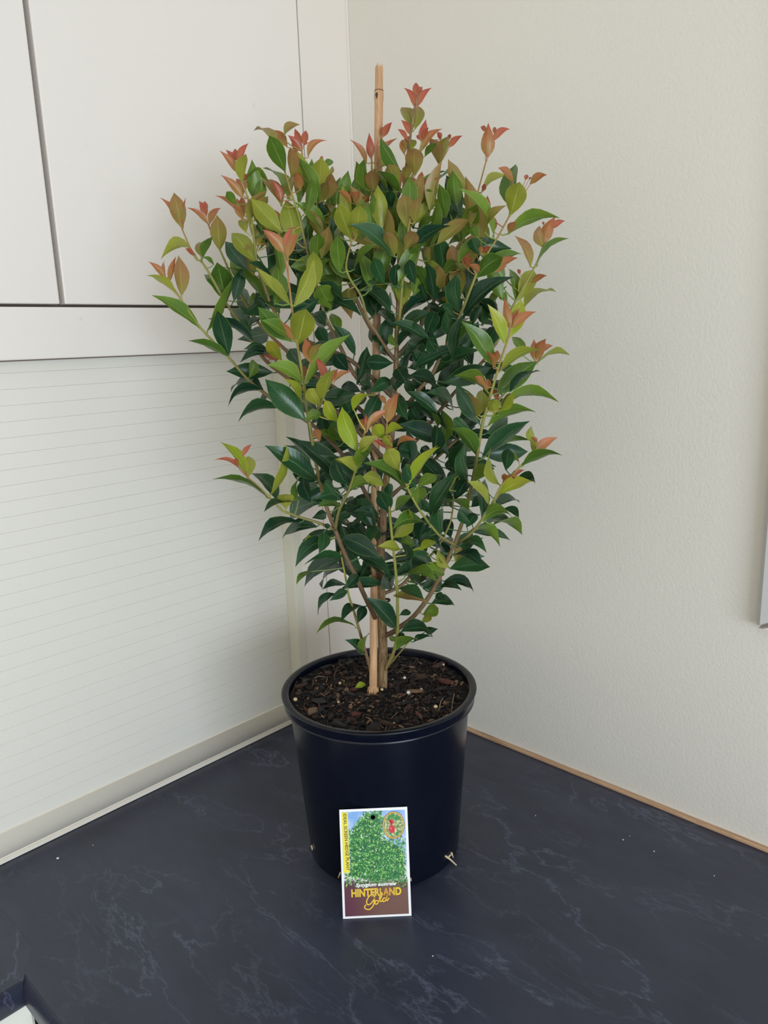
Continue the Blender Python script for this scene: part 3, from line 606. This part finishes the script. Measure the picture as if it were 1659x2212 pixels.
480 1615 688 1330 74 Y; 115 1385 -20 1050 120 Y; 172 1235 110 1145 80 O; 162 1195 165 1105 22 R; 172 1235 372 1080 58 O .15; 320 1175 408 955 90 O; 312 1040 250 975 38 O; 75 1085 232 970 56 Y .1; 300 1295 228 1178 88 Y; 312 1255 447 1220 58 Y .15; 360 1345 290 1260 62 L; 340 1355 215 1300 48 R; 345 1355 320 1265 42 R; 385 1355 532 1300 44 O .15; 405 1515 320 1355 118 L; 120 1375 247 1265 78 L; 110 1505 212 1320 82 G; 100 1535 -35 1430 78 L .1; 450 1645 165 1450 80 G .06; 300 1625 138 1560 92 L .1; 330 1500 300 1380 60 G
6 .11
505 692 250 725 98 G .12; 540 645 745 290 120 D; 430 548 450 390 138 G; 265 582 400 470 74 G; 250 800 395 570 118 L; 440 402 592 310 88 G; 430 410 340 220 108 D; 360 412 40 200 76 G; 300 882 140 860 78 L; 220 595 140 440 96 D; 380 370 600 75 60 Y; 230 500 220 370 70 D
6 .08
620 772 610 550 108 D; 700 565 530 350 62 D; 832 605 660 510 58 G .1; 730 505 840 330 108 D; 690 435 762 310 42 L; 1000 555 830 355 70 L; 940 635 920 330 90 D; 1000 465 950 335 62 D; 880 365 1052 250 98 G .1; 1040 560 1245 505 78 D .08; 950 672 1182 640 88 G .2; 915 718 1175 660 50 D; 1030 700 1255 775 68 G .12; 1110 572 1238 660 58 D .12; 820 792 1080 845 60 G .2; 760 862 975 905 70 D .16; 785 872 887 925 50 D; 720 938 947 1035 88 D .14; 690 1042 1018 1020 128 D .04; 640 1142 897 1225 78 D .12; 600 1202 775 1195 58 D .1; 590 1232 645 1290 66 D; 548 1312 742 1325 78 D .08; 690 1032 590 900 80 L; 730 985 782 870 72 B; 870 700 760 560 100 D; 820 720 900 600 80 D; 560 600 470 500 70 D
6 .05
480 1400 605 1345 98 G; 300 1190 490 1280 88 D .05; 250 1250 512 1290 78 B; 330 1112 592 1130 78 G .12; 450 1060 592 1125 50 D; 650 1080 460 1030 92 G; 560 1000 378 930 82 D; 420 862 308 800 92 G; 440 852 572 770 88 D; 460 905 592 815 68 Y; 500 922 390 900 50 L; 375 985 290 810 60 D; 400 1065 380 960 50 D; 310 1532 575 1562 90 D .1; 500 1530 592 1510 60 D; 410 1612 560 1565 40 D; 275 1672 447 1575 68 G .05; 290 1600 215 1575 42 G; 300 1402 392 1375 50 D; 290 1595 330 1540 52 D; 470 1460 550 1400 60 L; 140 640 -40 605 110 D; 60 842 130 700 80 D; 270 1502 50 1260 128 D; 520 780 640 700 90 D; 480 1200 560 1130 60 D; 640 1000 560 900 50 D
6 -.02
230 1785 250 1700 50 G; 380 1150 460 1080 80 G; 520 860 600 720 100 D; 700 800 650 640 100 D; 460 760 500 650 80 D; 560 480 660 400 90 D; 740 300 680 180 100 D; 860 560 940 480 80 D
"""
PROF = [(0, .05), (.07, .25), (.17, .58), (.30, .87), (.44, 1.0), (.57, .97), (.70, .78), (.81, .50), (.90, .24), (.96, .09), (1.0, .0)]
UP = Vector((0, 0, 1))
PROFN = [(0, .06), (.08, .36), (.18, .72), (.28, .95), (.40, 1.0), (.54, .90), (.67, .68), (.79, .42), (.89, .19), (.96, .07), (1.0, .0)]
def leaf_geo(B, T, wv, bend, att, kind, up_side, curl):
    """verts, faces, uvs: blade from B to T, visible width wv, with a petiole back to the stem"""
    a = T - B; L = a.length; a = a / L
    v = (CAM - (B + T) * .5).normalized()
    e1 = a.cross(v)
    if e1.length < 1e-3: e1 = a.cross(UP)
    e1.normalize(); e2 = a.cross(e1).normalized()
    W = max(wv, L * {'R': .22, 'O': .26}.get(kind, .36)); c = min(1.0, wv / W); s = math.sqrt(max(0, 1 - c * c)) * up_side
    side = (e1 * c + e2 * s).normalized(); nrm = a.cross(side).normalized()
    if nrm.z < 0: nrm = -nrm
    imgup = e1 if e1.dot(CU) > 0 else -e1
    bow = imgup * (bend * L) + nrm * (0.05 * L if bend == 0 else 0.02 * L)
    V = []; Fc = []; UV = []
    wv = min(wv, L * (.40 if kind in 'RO' else .62)); W = min(W, L * (.44 if kind in 'RO' else .62))
    for t, hw in (PROFN if kind in 'RO' else PROF):
        mid = B + a * (L * t) + bow * (4 * t * (1 - t)) - nrm * (curl * L * max(0, t - .6) ** 2 * 2.2)
        h = hw * W * .5
        for u in (-1, -.5, 0, .5, 1):
            lift = (abs(u) ** 1.25) * h * 0.40
            wav = 0.07 * h * math.sin(t * 13 + u * 2.2 + L * 900)
            V.append(mid + side * (h * u) + nrm * (lift + wav)); UV.append((u * .5 + .5, t))
    n = len(PROF)
    for i in range(n - 1):
        for k in range(4):
            q = i * 5 + k; Fc.append((q, q + 1, q + 6, q + 5))
    # petiole
    if att is not None:
        rad = min(0.0008, 0.03 * W + .0003); mid = (att + B) * .5 + Vector((0, 0, -0.0008))
        PV, PF = tube_data([att, mid, B + a * (L * .05)], [rad * 1.2, rad, rad * .8], 5, False)
        o = len(V); V += PV; Fc += [tuple(o + k for k in f) for f in PF]; UV += [(.5, 0)] * len(PV)
    return V, Fc, UV
def leaf_object(name, geo, kind, parent):
    V, Fc, UV = geo
    me = bpy.data.meshes.new(name); me.from_pydata([tuple(rel(p)) for p in V], [], Fc); me.update()
    ul = me.uv_layers.new(name='UVMap')
    for lp in me.loops: ul.data[lp.index].uv = UV[lp.vertex_index]
    return link(name, me, LM[kind] if kind else None, parent, smooth=True)
def nearest(px, py, d, tol=0.09):
    best = None; bs = 1e9
    for s in SAMP:
        q = (s[0] - px) ** 2 + (s[1] - py) ** 2 + ((s[2] - d) * 900) ** 2
        if s[1] < py: q += 1.6 * (py - s[1]) ** 2
        if q < bs: bs = q; best = s
    return best
LN = {'D': .062, 'G': .058, 'L': .054, 'Y': .050, 'B': .050, 'O': .032, 'R': .020}
LEAVES = []
rl = random.Random(21)
for blk in DATA.strip().split('\n'):
    if ';' not in blk and len(blk.split()) == 2:
        cr, dd = blk.split(); ox, oy, sc = CROP[cr]; dd = float(dd); continue
    for it in blk.split(';'):
        f = it.split(); bx, by, tx, ty, wv = [float(q) for q in f[:5]]; kind = f[5]; bend = float(f[6]) if len(f) > 6 else 0.0
        px, py = bx / sc + ox, by / sc + oy; qx, qy = tx / sc + ox, ty / sc + oy; wpx = wv / sc
        n0 = nearest(px, py, dd); dist = math.hypot(n0[0] - px, n0[1] - py)
        db = n0[2] + (0.0 if dist < 14 else (dd - n0[2]) * min(1, (dist - 14) / 40))
        B = pt(px, py, db); T0 = pt(qx, qy, db); Lv = (T0 - B).length
        Lt = max(LN[kind] * rl.uniform(.85, 1.1), Lv * 1.04); Lt = min(Lt, Lv * 1.5)
        dz = math.sqrt(max(0, Lt * Lt - Lv * Lv))
        sg = 1 if rl.random() < (.72 if dd >= .02 else .45) else -1
        T = pt(qx, qy, db + sg * dz)
        depth = (B - CAM).dot(CF)
        if kind in 'RO' and bend == 0 and abs(qx - px) > .35 * abs(qy - py): bend = .09
        LEAVES.append((kind, leaf_geo(B, T, wpx * 1.04 * depth / FPX, bend, n0[3], kind, 1 if rl.random() < .75 else -1, rl.uniform(.0, .25)), n0[4], Lv * wpx * depth / FPX))
print('leaves digitised', len(LEAVES))
# inner leaves on the hidden side of the shrub: too many and too hidden to pick apart
fill = []
rf = random.Random(3)
env = [(520, 560, 1080), (600, 500, 1120), (700, 500, 1140), (800, 560, 1130), (900, 600, 1120), (1000, 620, 1110), (1100, 650, 1070), (1200, 700, 1020), (1300, 760, 940)]
cnt = 0
while cnt < 230:
    py = rf.uniform(520, 1290); k = min(range(len(env)), key=lambda q: abs(env[q][0] - py)); x0, x1 = env[k][1], env[k][2]
    cx = (x0 + x1) / 2; px = cx + (x1 - x0) * .5 * rf.uniform(-.82, .82); dd = rf.uniform(-.17, .045) * (1 - .5 * (py - 520) / 770)
    n0 = nearest(px, py, dd)
    Bq = n0[3]; q = pt(px, py, dd); v = q - Bq
    if v.length < 0.004 or v.length > 0.06: continue
    att = Bq; B = q
    a = (v.normalized() * .6 + Vector((rf.gauss(0, .5), rf.gauss(0, .5), rf.gauss(.25, .35))) + FH * .3).normalized()
    L = rf.uniform(.042, .066); kind = 'D' if py > 640 else rf.choice('DGGB')
    fill.append((kind, leaf_geo(B, B + a * L, L * rf.uniform(.2, .4), 0.0, att, kind, rf.choice((1, -1)), rf.uniform(0, .3)), None, 0)); cnt += 1
cnt = 0
while cnt < 110:
    py = rf.uniform(430, 680); px = 800 + (250 + (py - 430) * .25) * rf.uniform(-1, 1); dd = rf.uniform(-.14, .03)
    n0 = nearest(px, py, dd); q = pt(px, py, dd); v = q - n0[3]
    if v.length < 0.003 or v.length > 0.05: continue
    a = (v.normalized() * .35 + Vector((rf.gauss(0, .3), rf.gauss(0, .3), 1.0))).normalized()
    L = rf.uniform(.036, .056); kind = rf.choice('GGLBBD' if py < 560 else 'GGDDLB')
    fill.append((kind, leaf_geo(q, q + a * L, L * rf.uniform(.25, .45), 0.0, n0[3], kind, rf.choice((1, -1)), rf.uniform(0, .3)), None, 0)); cnt += 1
order = sorted(range(len(LEAVES)), key=lambda i: -LEAVES[i][3])
keep = set(order[:300])
rest = [LEAVES[i] for i in order[300:]] + fill
for i, (kind, geo, own, ar) in enumerate(LEAVES):
    if i in keep: leaf_object('leaf', geo, kind, own)
V = []; Fc = []; UV = []; MI = []; kinds = list(LM)
for kind, geo, own, ar in rest:
    o = len(V); V += geo[0]; Fc += [tuple(o + k for k in f) for f in geo[1]]; UV += geo[2]; MI += [kinds.index(kind)] * len(geo[1])
lf = leaf_object('inner_foliage', (V, Fc, UV), None, shrub); lf['kind'] = 'stuff'; lf['label'] = 'dark inner leaves on the hidden side of the shrub'
for k in kinds: lf.data.materials.append(LM[k])
lf.data.polygons.foreach_set('material_index', MI)
# a fallen yellow leaf on the bark
P0 = on_plane_z(790, 1478, SOIL + .007); P1 = on_plane_z(767, 1486, SOIL + .006)
leaf_object('fallen_leaf', leaf_geo(P0, P1, .008, .1, None, 'Y', 1, .1), 'Y', soil)

# ------------------------------------------------------------------ bamboo stake
def stake():
    m = mat('bamboo', srgb(198, 156, 112), 0.5); t = NT(m); v = t.obj()
    mp = t.n('ShaderNodeMapping'); mp.inputs['Scale'].default_value = (1, 1, .03); t.l(v, mp.inputs[0])
    n = t.noise(mp.outputs[0], 420, 4, 0.6); g = t.noise(v, 7, 3, .5)
    c = t.mix(t.ramp(n, [(0.35, 0.0), (0.7, 1.0)]), srgb(208, 168, 124), srgb(178, 132, 92))
    c = t.mix(t.ramp(g, [(0.45, 0.0), (0.75, .5)]), c, srgb(164, 116, 84)); t.color(c)
    A = pt(806, 1506, .012); Bt = pt(819, 145, -.05)
    root = empty('bamboo_stake', A); tag(root, 'straight tan bamboo stake pushed into the potting mix beside the trunk', 'stake')
    d = Bt - A; L = d.length
    def at(y): return (1506 - y) / (1506 - 145.0)
    prof = [(0.0, .0052), (.006, .0058), (at(1484), .0062), (at(1480), .0052), (at(1476), .0052), (.3, .0051), (.5, .0050), (at(215), .0050), (at(204), .0056), (at(197), .0056), (at(193), .0050), (at(189), .0048), (at(185), .0047), (1.0, .0046)]
    V, Fc = tube_data([d * s for s, q in prof], [q for s, q in prof], 20)
    o = pydata('pole', V, Fc, m, root, smooth=True); md = o.modifiers.new('e', 'EDGE_SPLIT'); md.split_angle = 1.0
    md2 = mat('node_dark', srgb(72, 52, 40), 0.7)
    c = d * at(191); a = d.normalized(); s = a.cross(UP if abs(a.z) < .9 else Vector((1, 0, 0))).normalized(); b = a.cross(s)
    ring = [c + (s * math.cos(k * .3307) + b * math.sin(k * .3307)) * .0049 for k in range(20)]
    V, Fc = tube_data(ring, [.0005] * 20, 5); pydata('node_ring', V, Fc, M_fib2, root, smooth=True)
    # leaf scar under the node
    tw = (CAM - (A + d * at(204))).normalized(); tw = (tw - a * tw.dot(a)).normalized(); off = (tw * .9 - CR * .45).normalized()
    V, Fc = tube_data([d * at(197) + off * .0048, d * at(201) + off * .0058, d * at(209) + off * .0053], [.0008, .0017, .0005], 8)
    pydata('node_scar', V, Fc, md2, root, smooth=True)
    for k in range(6):
        an = k * 1.05; p = (s * math.cos(an) + b * math.sin(an)) * .0052 + d * at(1482); q = (s * math.cos(an) + b * math.sin(an)) * .0078 + d * at(1500)
        V, Fc = tube_data([p, (p + q) * .5 + (q - p).cross(a) * .05, q], [.0016, .0013, .0008], 6); pydata('cane_root', V, Fc, m, root, smooth=True)
    for k in range(4):
        an = k * 1.7; p = (s * math.cos(an) + b * math.sin(an)) * .0036 + d; V, Fc = tube_data([p, p + a * .004 + s * .001 * (k - 1.5)], [.0006, .0002], 4); pydata('split_fibre', V, Fc, m, root)
    # hollow dark end
    V, Fc = tube_data([d - a * .0005, d + a * .0003], [.0028, .0028], 14); pydata('hollow_end', V, Fc, md2, root)
stake()
# green grafting tie and buds on the trunk
M_bud = mat('dark_tie', srgb(30, 28, 32), 0.45)
for yy in (1150, 1297):
    c = pt(829 if yy < 1200 else 834, yy, 0.002); ring = [rel(c) + Vector((math.cos(k * .35), math.sin(k * .35), .12 * math.sin(k * .35))) * (.0068 if yy < 1200 else .0045) for k in range(19)]
    V, Fc = tube_data(ring, [.0014] * 19, 6); pydata('tie', V, Fc, M_bud, shrub, smooth=True)

# ------------------------------------------------------------------ printed plant tag leaning on the pot
def plant_tag():
    BL = on_plane_z(741, 1985, 0.0004); BRt = on_plane_z(889, 1978, 0.0004)
    xa = (BRt - BL); W = xa.length; xa.normalize(); bm_ = (BL + BRt) * .5
    nh = Vector((xa.y, -xa.x, 0)).normalized()
    if nh.dot(CAM - bm_) < 0: nh = -nh
    r = ray(807.5, 1746); best = None
    for k in range(800):
        z = .08 + k * .0001; P = CAM + r * ((z - CAM.z) / r.z); rr = math.hypot(P.x - POT.x, P.y - POT.y)
        need = 0.1014 + (z - .003) * .0735 + .0014
        if best is None or abs(rr - need) < best[0]: best = (abs(rr - need), P)
    top = best[1]
    up = top - bm_; up -= xa * up.dot(xa); Hh = up.length; up.normalize(); nz = xa.cross(up).normalized()
    if nz.dot(CAM - bm_) < 0: nz = -nz
    root = empty('plant_tag', bm_); tag(root, 'printed plant tag with green hedge photo leaning against the black pot', 'tag')
    mw = Matrix.Identity(4)
    for i in range(3): mw[i][0] = xa[i]; mw[i][1] = up[i]; mw[i][2] = nz[i]; mw[i][3] = bm_[i]
    root.matrix_world = mw
    C4 = [((245, 207), (0, 0)), ((1365, 168), (1, 0)), ((312, 2010), (0, 1)), ((1435, 1945), (1, 1))]
    def L(x, y):
        # bilinear inverse, crop pixels -> tag metres
        u, v = .5, .5
        for _ in range(12):
            X = lambda u, v: (245 + 1120 * u + 67 * v + 3 * u * v, 207 - 39 * u + 1803 * v - 26 * u * v)
            a = X(u, v); e = (x - a[0], y - a[1])
            u += (e[0] - e[1] * 67 / 1803) / 1122; v += (e[1] + e[0] * 45 / 1120) / 1790
        return ((u - .5) * W, (1 - v) * Hh)
    white = mat('tag_white', srgb(244, 244, 242), 0.35)
    hx, hy = L(800, 337); hr = 38 / 1122 * W
    def sheet(name, pts, z0, z1, material, hole=True):
        bm = bmesh.new()
        ov = [bm.verts.new((x, y, z1)) for x, y in pts]; eds = [bm.edges.new((ov[i], ov[(i + 1) % len(ov)])) for i in range(len(ov))]
        if hole:
            iv = [bm.verts.new((hx + hr * math.cos(k * math.pi / 14), hy + hr * math.sin(k * math.pi / 14), z1)) for k in range(28)]
            eds += [bm.edges.new((iv[i], iv[(i + 1) % 28])) for i in range(28)]
        g = bmesh.ops.triangle_fill(bm, edges=eds, use_beauty=True)
        ex = bmesh.ops.extrude_face_region(bm, geom=bm.faces[:])
        bmesh.ops.translate(bm, verts=[q for q in ex['geom'] if isinstance(q, bmesh.types.BMVert)], vec=(0, 0, z0 - z1))
        return from_bm(name, bm, material, root)
    sheet('card', [(-W / 2, 0), (W / 2, 0), (W / 2, Hh), (-W / 2, Hh)], -.0004, 0.0, white)
    # printed panel: sky above, maroon to brown below
    pm = mat('tag_print', srgb(120, 160, 210), 0.35); t = NT(pm); sp = t.n('ShaderNodeSeparateXYZ'); t.l(t.obj(), sp.inputs[0])
    gy = t.math('DIVIDE', sp.outputs[1], Hh); gx = t.math('ADD', t.math('DIVIDE', sp.outputs[0], W), .5)
    cl = t.noise(t.obj(), 60, 3, .5)
    sky = t.mix(t.ramp(cl, [(.4, 0.0), (.7, 1.0)]), srgb(128, 172, 226), srgb(206, 222, 242))
    sky = t.mix(t.ramp(gy, [(.42, 1.0), (.6, 0.0)]), sky, srgb(232, 226, 228))
    mar = t.mix(t.ramp(gx, [(.12, 0.0), (.55, 1.0)]), srgb(92, 40, 58), srgb(112, 76, 62))
    n2 = t.math('ADD', gy, t.math('MULTIPLY', t.math('SUBTRACT', t.noise(t.obj(), 400, 3, .6), .5), .09))
    t.color(t.mix(t.ramp(n2, [(.315, 0.0), (.36, 1.0)]), mar, sky))
    sheet('printed_panel', [L(282, 245), L(1330, 214), L(1392, 1912), L(348, 1972)], 0.0, .00006, pm)
    def flat(name, polys, z, materials, mi=None, parent=root):
        V = []; Fc = []
        for P in polys:
            o = len(V); V += [(x, y, z) for x, y in P]; Fc.append(tuple(range(o, o + len(P))))
        ob = pydata(name, V, Fc, None, parent)
        for mm in (materials if isinstance(materials, list) else [materials]): ob.data.materials.append(mm)
        if mi: ob.data.polygons.foreach_set('material_index', mi)
        return ob
    # hedge picture: many printed leaf flecks
    GR = [mat('print_green_' + n, c, .35) for n, c in (('deep', srgb(14, 66, 34)), ('dark', srgb(26, 104, 50)), ('mid', srgb(48, 138, 58)), ('fresh', srgb(110, 188, 84)), ('lime', srgb(178, 218, 108)), ('pale', srgb(222, 236, 204)), ('soil', srgb(70, 44, 52)))]
    rt = random.Random(9); polys = []; mi = []
    def inside(x, y):
        if math.hypot(x - 800, y - 337) < 52 or ((x - 1140) / 190) ** 2 + ((y - 465) / 230) ** 2 < 1: return False
        if x < 283 + (y - 240) * .037 + 105 and y < 1262: return False
        if x < 300 + (y - 240) * .037 or x > 1318 + (y - 214) * .037: return False
        if y > 1490: return False
        lim_l = 640 if y < 260 else 640 - (y - 260) * .72; lim_r = 920 if y < 300 else 920 + (y - 300) * 1.0
        if y < 1280: return max(lim_l, 330) < x < lim_r + 20
        return True
    base = [L(*p) for p in ((690, 280), (880, 270), (930, 400), (930, 700), (1200, 800), (1290, 860), (1325, 1330), (860, 1380), (365, 1290), (430, 1240), (430, 640), (500, 500), (580, 400))]
    sheet('hedge_shape', base, .00006, .0001, GR[1])
    def emit(k):
        x = rt.uniform(320, 1370); y = rt.uniform(235, 1500)
        if not inside(x, y): return
        edge = max(0, (y - 1330) / 160)
        if edge > 0 and rt.random() < edge * .55: m_ = 6
        elif k < 1700: m_ = rt.choice([0, 0, 1, 1, 2])
        else: m_ = rt.choices([1, 2, 3, 4, 5], [3, 5, 5, 2, .8])[0]
        if edge > .55 and rt.random() < .6: return
        an = rt.gauss(1.57, .9); ln = rt.uniform(12, 27); wd = ln * rt.uniform(.3, .5); c, s = math.cos(an), math.sin(an)
        P = [(x + c * a - s * b, y - s * a - c * b) for a, b in ((-ln, 0), (-ln * .2, wd), (ln, 0), (-ln * .2, -wd))]
        if any(math.hypot(q[0] - 800, q[1] - 337) < 42 or not (285 < q[0] - (q[1] - 240) * .037 < 1328) for q in P): return
        polys.append([L(*q) for q in P]); mi.append(m_)
    for k in range(4600): emit(k)
    V = []; Fc = []
    for k, P in enumerate(polys):
        o = len(V); z = .00012 + k * 4e-8; V += [(x, y, z) for x, y in P]; Fc.append(tuple(range(o, o + 4)))
    hp = pydata('hedge_picture', V, Fc, None, root)
    for mm in GR: hp.data.materials.append(mm)
    hp.data.polygons.foreach_set('material_index', mi); hp['kind'] = 'stuff'; hp['label'] = 'printed picture of a dense green hedge plant'
    # oval inset with berries
    gold = mat('print_gold', srgb(232, 190, 70), .35); goldd = mat('print_gold_line', srgb(92, 66, 24), .4)
    def ell(cx, cy, rx, ry, n=40): return [L(cx + rx * math.cos(2 * math.pi * k / n), cy + ry * math.sin(2 * math.pi * k / n)) for k in range(n)]
    flat('inset_outline', [ell(1140, 467, 186, 226)], .00030, goldd)
    flat('inset_ring', [ell(1140, 467, 178, 218)], .00032, gold)
    flat('inset_line', [ell(1140, 467, 162, 202)], .00034, goldd)
    im = mat('print_inset', srgb(150, 160, 90), .35); t = NT(im)
    n = t.noise(t.obj(), 330, 4, .6); t.color(t.ramp(n, [(.3, srgb(44, 92, 48)), (.46, srgb(128, 150, 84)), (.6, srgb(206, 204, 152)), (.75, srgb(232, 230, 200))]))
    flat('inset_photo', [ell(1140, 467, 156, 196)], .00036, im)
    red = mat('print_red', srgb(206, 30, 46), .35); redl = mat('print_red_light', srgb(238, 96, 100), .35)
    flat('berry_print', [ell(1112, 532, 50, 66, 24), ell(1108, 408, 38, 36, 20), ell(1080, 395, 22, 18, 14), ell(1105, 440, 18, 34, 14)], .00040, red)
    flat('berry_highlight', [ell(1098, 520, 14, 22, 12), ell(1116, 398, 9, 9, 10)], .00042, redl)
    flat('inset_leaf_print', [[L(*p) for p in q] for q in (((1060, 330), (1110, 275), (1180, 300), (1130, 350)), ((1130, 350), (1200, 300), (1260, 340), (1190, 400)), ((1030, 370), (1060, 300), (1090, 350), (1060, 400)), ((1060, 600), (1100, 640), (1140, 655), (1090, 590)), ((1160, 620), (1200, 560), (1230, 600), (1190, 640)))], .00039, GR[2])
    # yellow strip with vertical lettering
    yel = mat('print_yellow', srgb(238, 226, 66), .35); brown = mat('print_brown', srgb(84, 44, 28), .4); wht = mat('print_white', srgb(248, 246, 240), .35)
    flat('yellow_strip', [[L(284, 252), L(384, 250), L(424, 1247), L(318, 1251)]], .00030, yel)
    def lettering(name, s, p0, p1, height, z, material, bold=0.0, shear=0.0):
        """text from crop point p0 (left end of base line) to p1 (right end)"""
        cu = bpy.data.curves.new(name, 'FONT'); cu.body = s; cu.size = 1.0; cu.shear = shear; cu.offset = bold; cu.fill_mode = 'FRONT'; cu.resolution_u = 3
        ob = bpy.data.objects.new(name, cu); col.objects.link(ob); bpy.context.view_layer.update()
        dg = bpy.context.evaluated_depsgraph_get(); me = bpy.data.meshes.new_from_object(ob.evaluated_get(dg)); bpy.data.objects.remove(ob)
        xs = [q.co.x for q in me.vertices]; x0, x1 = min(xs), max(xs)
        a = Vector(L(*p0)); b = Vector(L(*p1)); ax = b - a; ln = ax.length; ax.normalize(); ay = Vector((-ax.y, ax.x))
        hgt = height / 1790 * Hh if abs(ax.x) > .5 else height / 1122 * W
        cap = 0.70
        for q in me.vertices:
            P = a + ax * ((q.co.x - x0) / (x1 - x0) * ln) + ay * (q.co.y / cap * hgt); q.co = (P.x, P.y, z)
        me.materials.clear(); me.materials.append(material)
        return link(name, me, None, root)
    lettering('strip_lettering', 'IDEAL SCREEN HEDGE PLANT', (312, 272), (368, 1213), 50, .00034, brown, .02)
    lettering('species_lettering', 'Syzygium australe', (518, 1482), (1180, 1446), 56, .00034, wht, .03, .28)
    lettering('name_lettering_shadow', 'HINTERLAND', (456, 1654), (1276, 1606), 122, .00032, brown, .055)
    hl = mat('print_gold_text', srgb(240, 196, 50), .35); t = NT(hl); sp = t.n('ShaderNodeSeparateXYZ'); t.l(t.obj(), sp.inputs[0])
    t.color(t.ramp(t.math('ADD', t.math('MULTIPLY', sp.outputs[0], 30 / 1.0), t.math('MULTIPLY', sp.outputs[1], 0.0)), [(0.0, srgb(232, 190, 56)), (.35, srgb(206, 142, 50)), (1.0, srgb(246, 218, 40))]))
    lettering('name_lettering', 'HINTERLAND', (448, 1646), (1270, 1600), 120, .00036, hl, .045)
    # script word drawn with ribbons
    def ribbon(pl, wd, z, V, Fc):
        P = catmull([Vector((x, y, 0)) for x, y in pl], 5); o = len(V)
        for i, p in enumerate(P):
            tt = (P[min(i + 1, len(P) - 1)] - P[max(i - 1, 0)]); tt = tt / max(tt.length, 1e-6); nn = Vector((-tt.y, tt.x, 0)) * wd * .5
            for q in (p - nn, p + nn): X, Y = L(q.x, q.y); V.append((X, Y, z))
        for i in range(len(P) - 1): Fc.append((o + 2 * i, o + 2 * i + 1, o + 2 * i + 3, o + 2 * i + 2))
    strokes = [[(828, 1650), (822, 1612), (790, 1600), (745, 1628), (705, 1690), (700, 1745), (728, 1772), (775, 1745), (815, 1690), (828, 1672), (822, 1730), (800, 1795), (755, 1842), (705, 1848), (668, 1822), (672, 1790), (692, 1772)],
               [(868, 1700), (842, 1712), (835, 1745), (852, 1762), (880, 1748), (888, 1718), (872, 1700), (900, 1706), (918, 1690)],
               [(914, 1700), (935, 1650), (952, 1600), (945, 1572), (925, 1600), (912, 1660), (918, 1712), (942, 1712), (962, 1690)],
               [(1005, 1655), (978, 1662), (962, 1695), (975, 1720), (1003, 1700), (1024, 1650), (1044, 1575), (1030, 1640), (1020, 1690), (1036, 1700), (1068, 1655)]]
    V = []; Fc = []
    for k, s in enumerate(strokes): ribbon([(x + 5, y + 5) for x, y in s], 25, .00040 + k * 2e-6, V, Fc)
    pydata('script_shadow', V, Fc, brown, root)
    V = []; Fc = []
    for k, s in enumerate(strokes): ribbon(s, 20, .00044 + k * 2e-6, V, Fc)
    pydata('script_lettering', V, Fc, mat('print_script_gold', srgb(242, 194, 62), .35), root)
plant_tag()

# ------------------------------------------------------------------ crumbs on the worktop
M_cr = mat('white_crumb', srgb(232, 230, 224), 0.6)
rc = random.Random(4); bm = bmesh.new(); bmesh.ops.create_icosphere(bm, subdivisions=1, radius=1)
for q in bm.verts: q.co *= rc.uniform(.75, 1.2)
mc = bpy.data.meshes.new('crumb'); bm.to_mesh(mc); bm.free(); mc.materials.append(M_cr)
for ci, (px, py, s) in enumerate([(125, 1854, .0022), (1346, 1814, .0013), (1360, 1806, .0008), (1413, 1839, .0012), (1157, 1762, .0009), (1543, 1892, .0009), (201, 1826, .0008), (935, 2065, .0010)]):
    P = on_plane_z(px, py, s * .7); o = link('crumb', mc, None); o.location = P; o.scale = (s, s * .8, s * .75); o.rotation_euler = (0, 0, rc.uniform(0, 6))
    lab = ['largest white crumb on the dark countertop, close to the shutter rail'] + ['tiny white crumb on the dark countertop between pot and timber bead'] * 5 + ['pinhead white crumb on the countertop close to the shutter rail', 'tiny white crumb on the countertop in front of the plant tag']
    tag(o, lab[ci], 'crumb', 'white crumbs on the countertop')
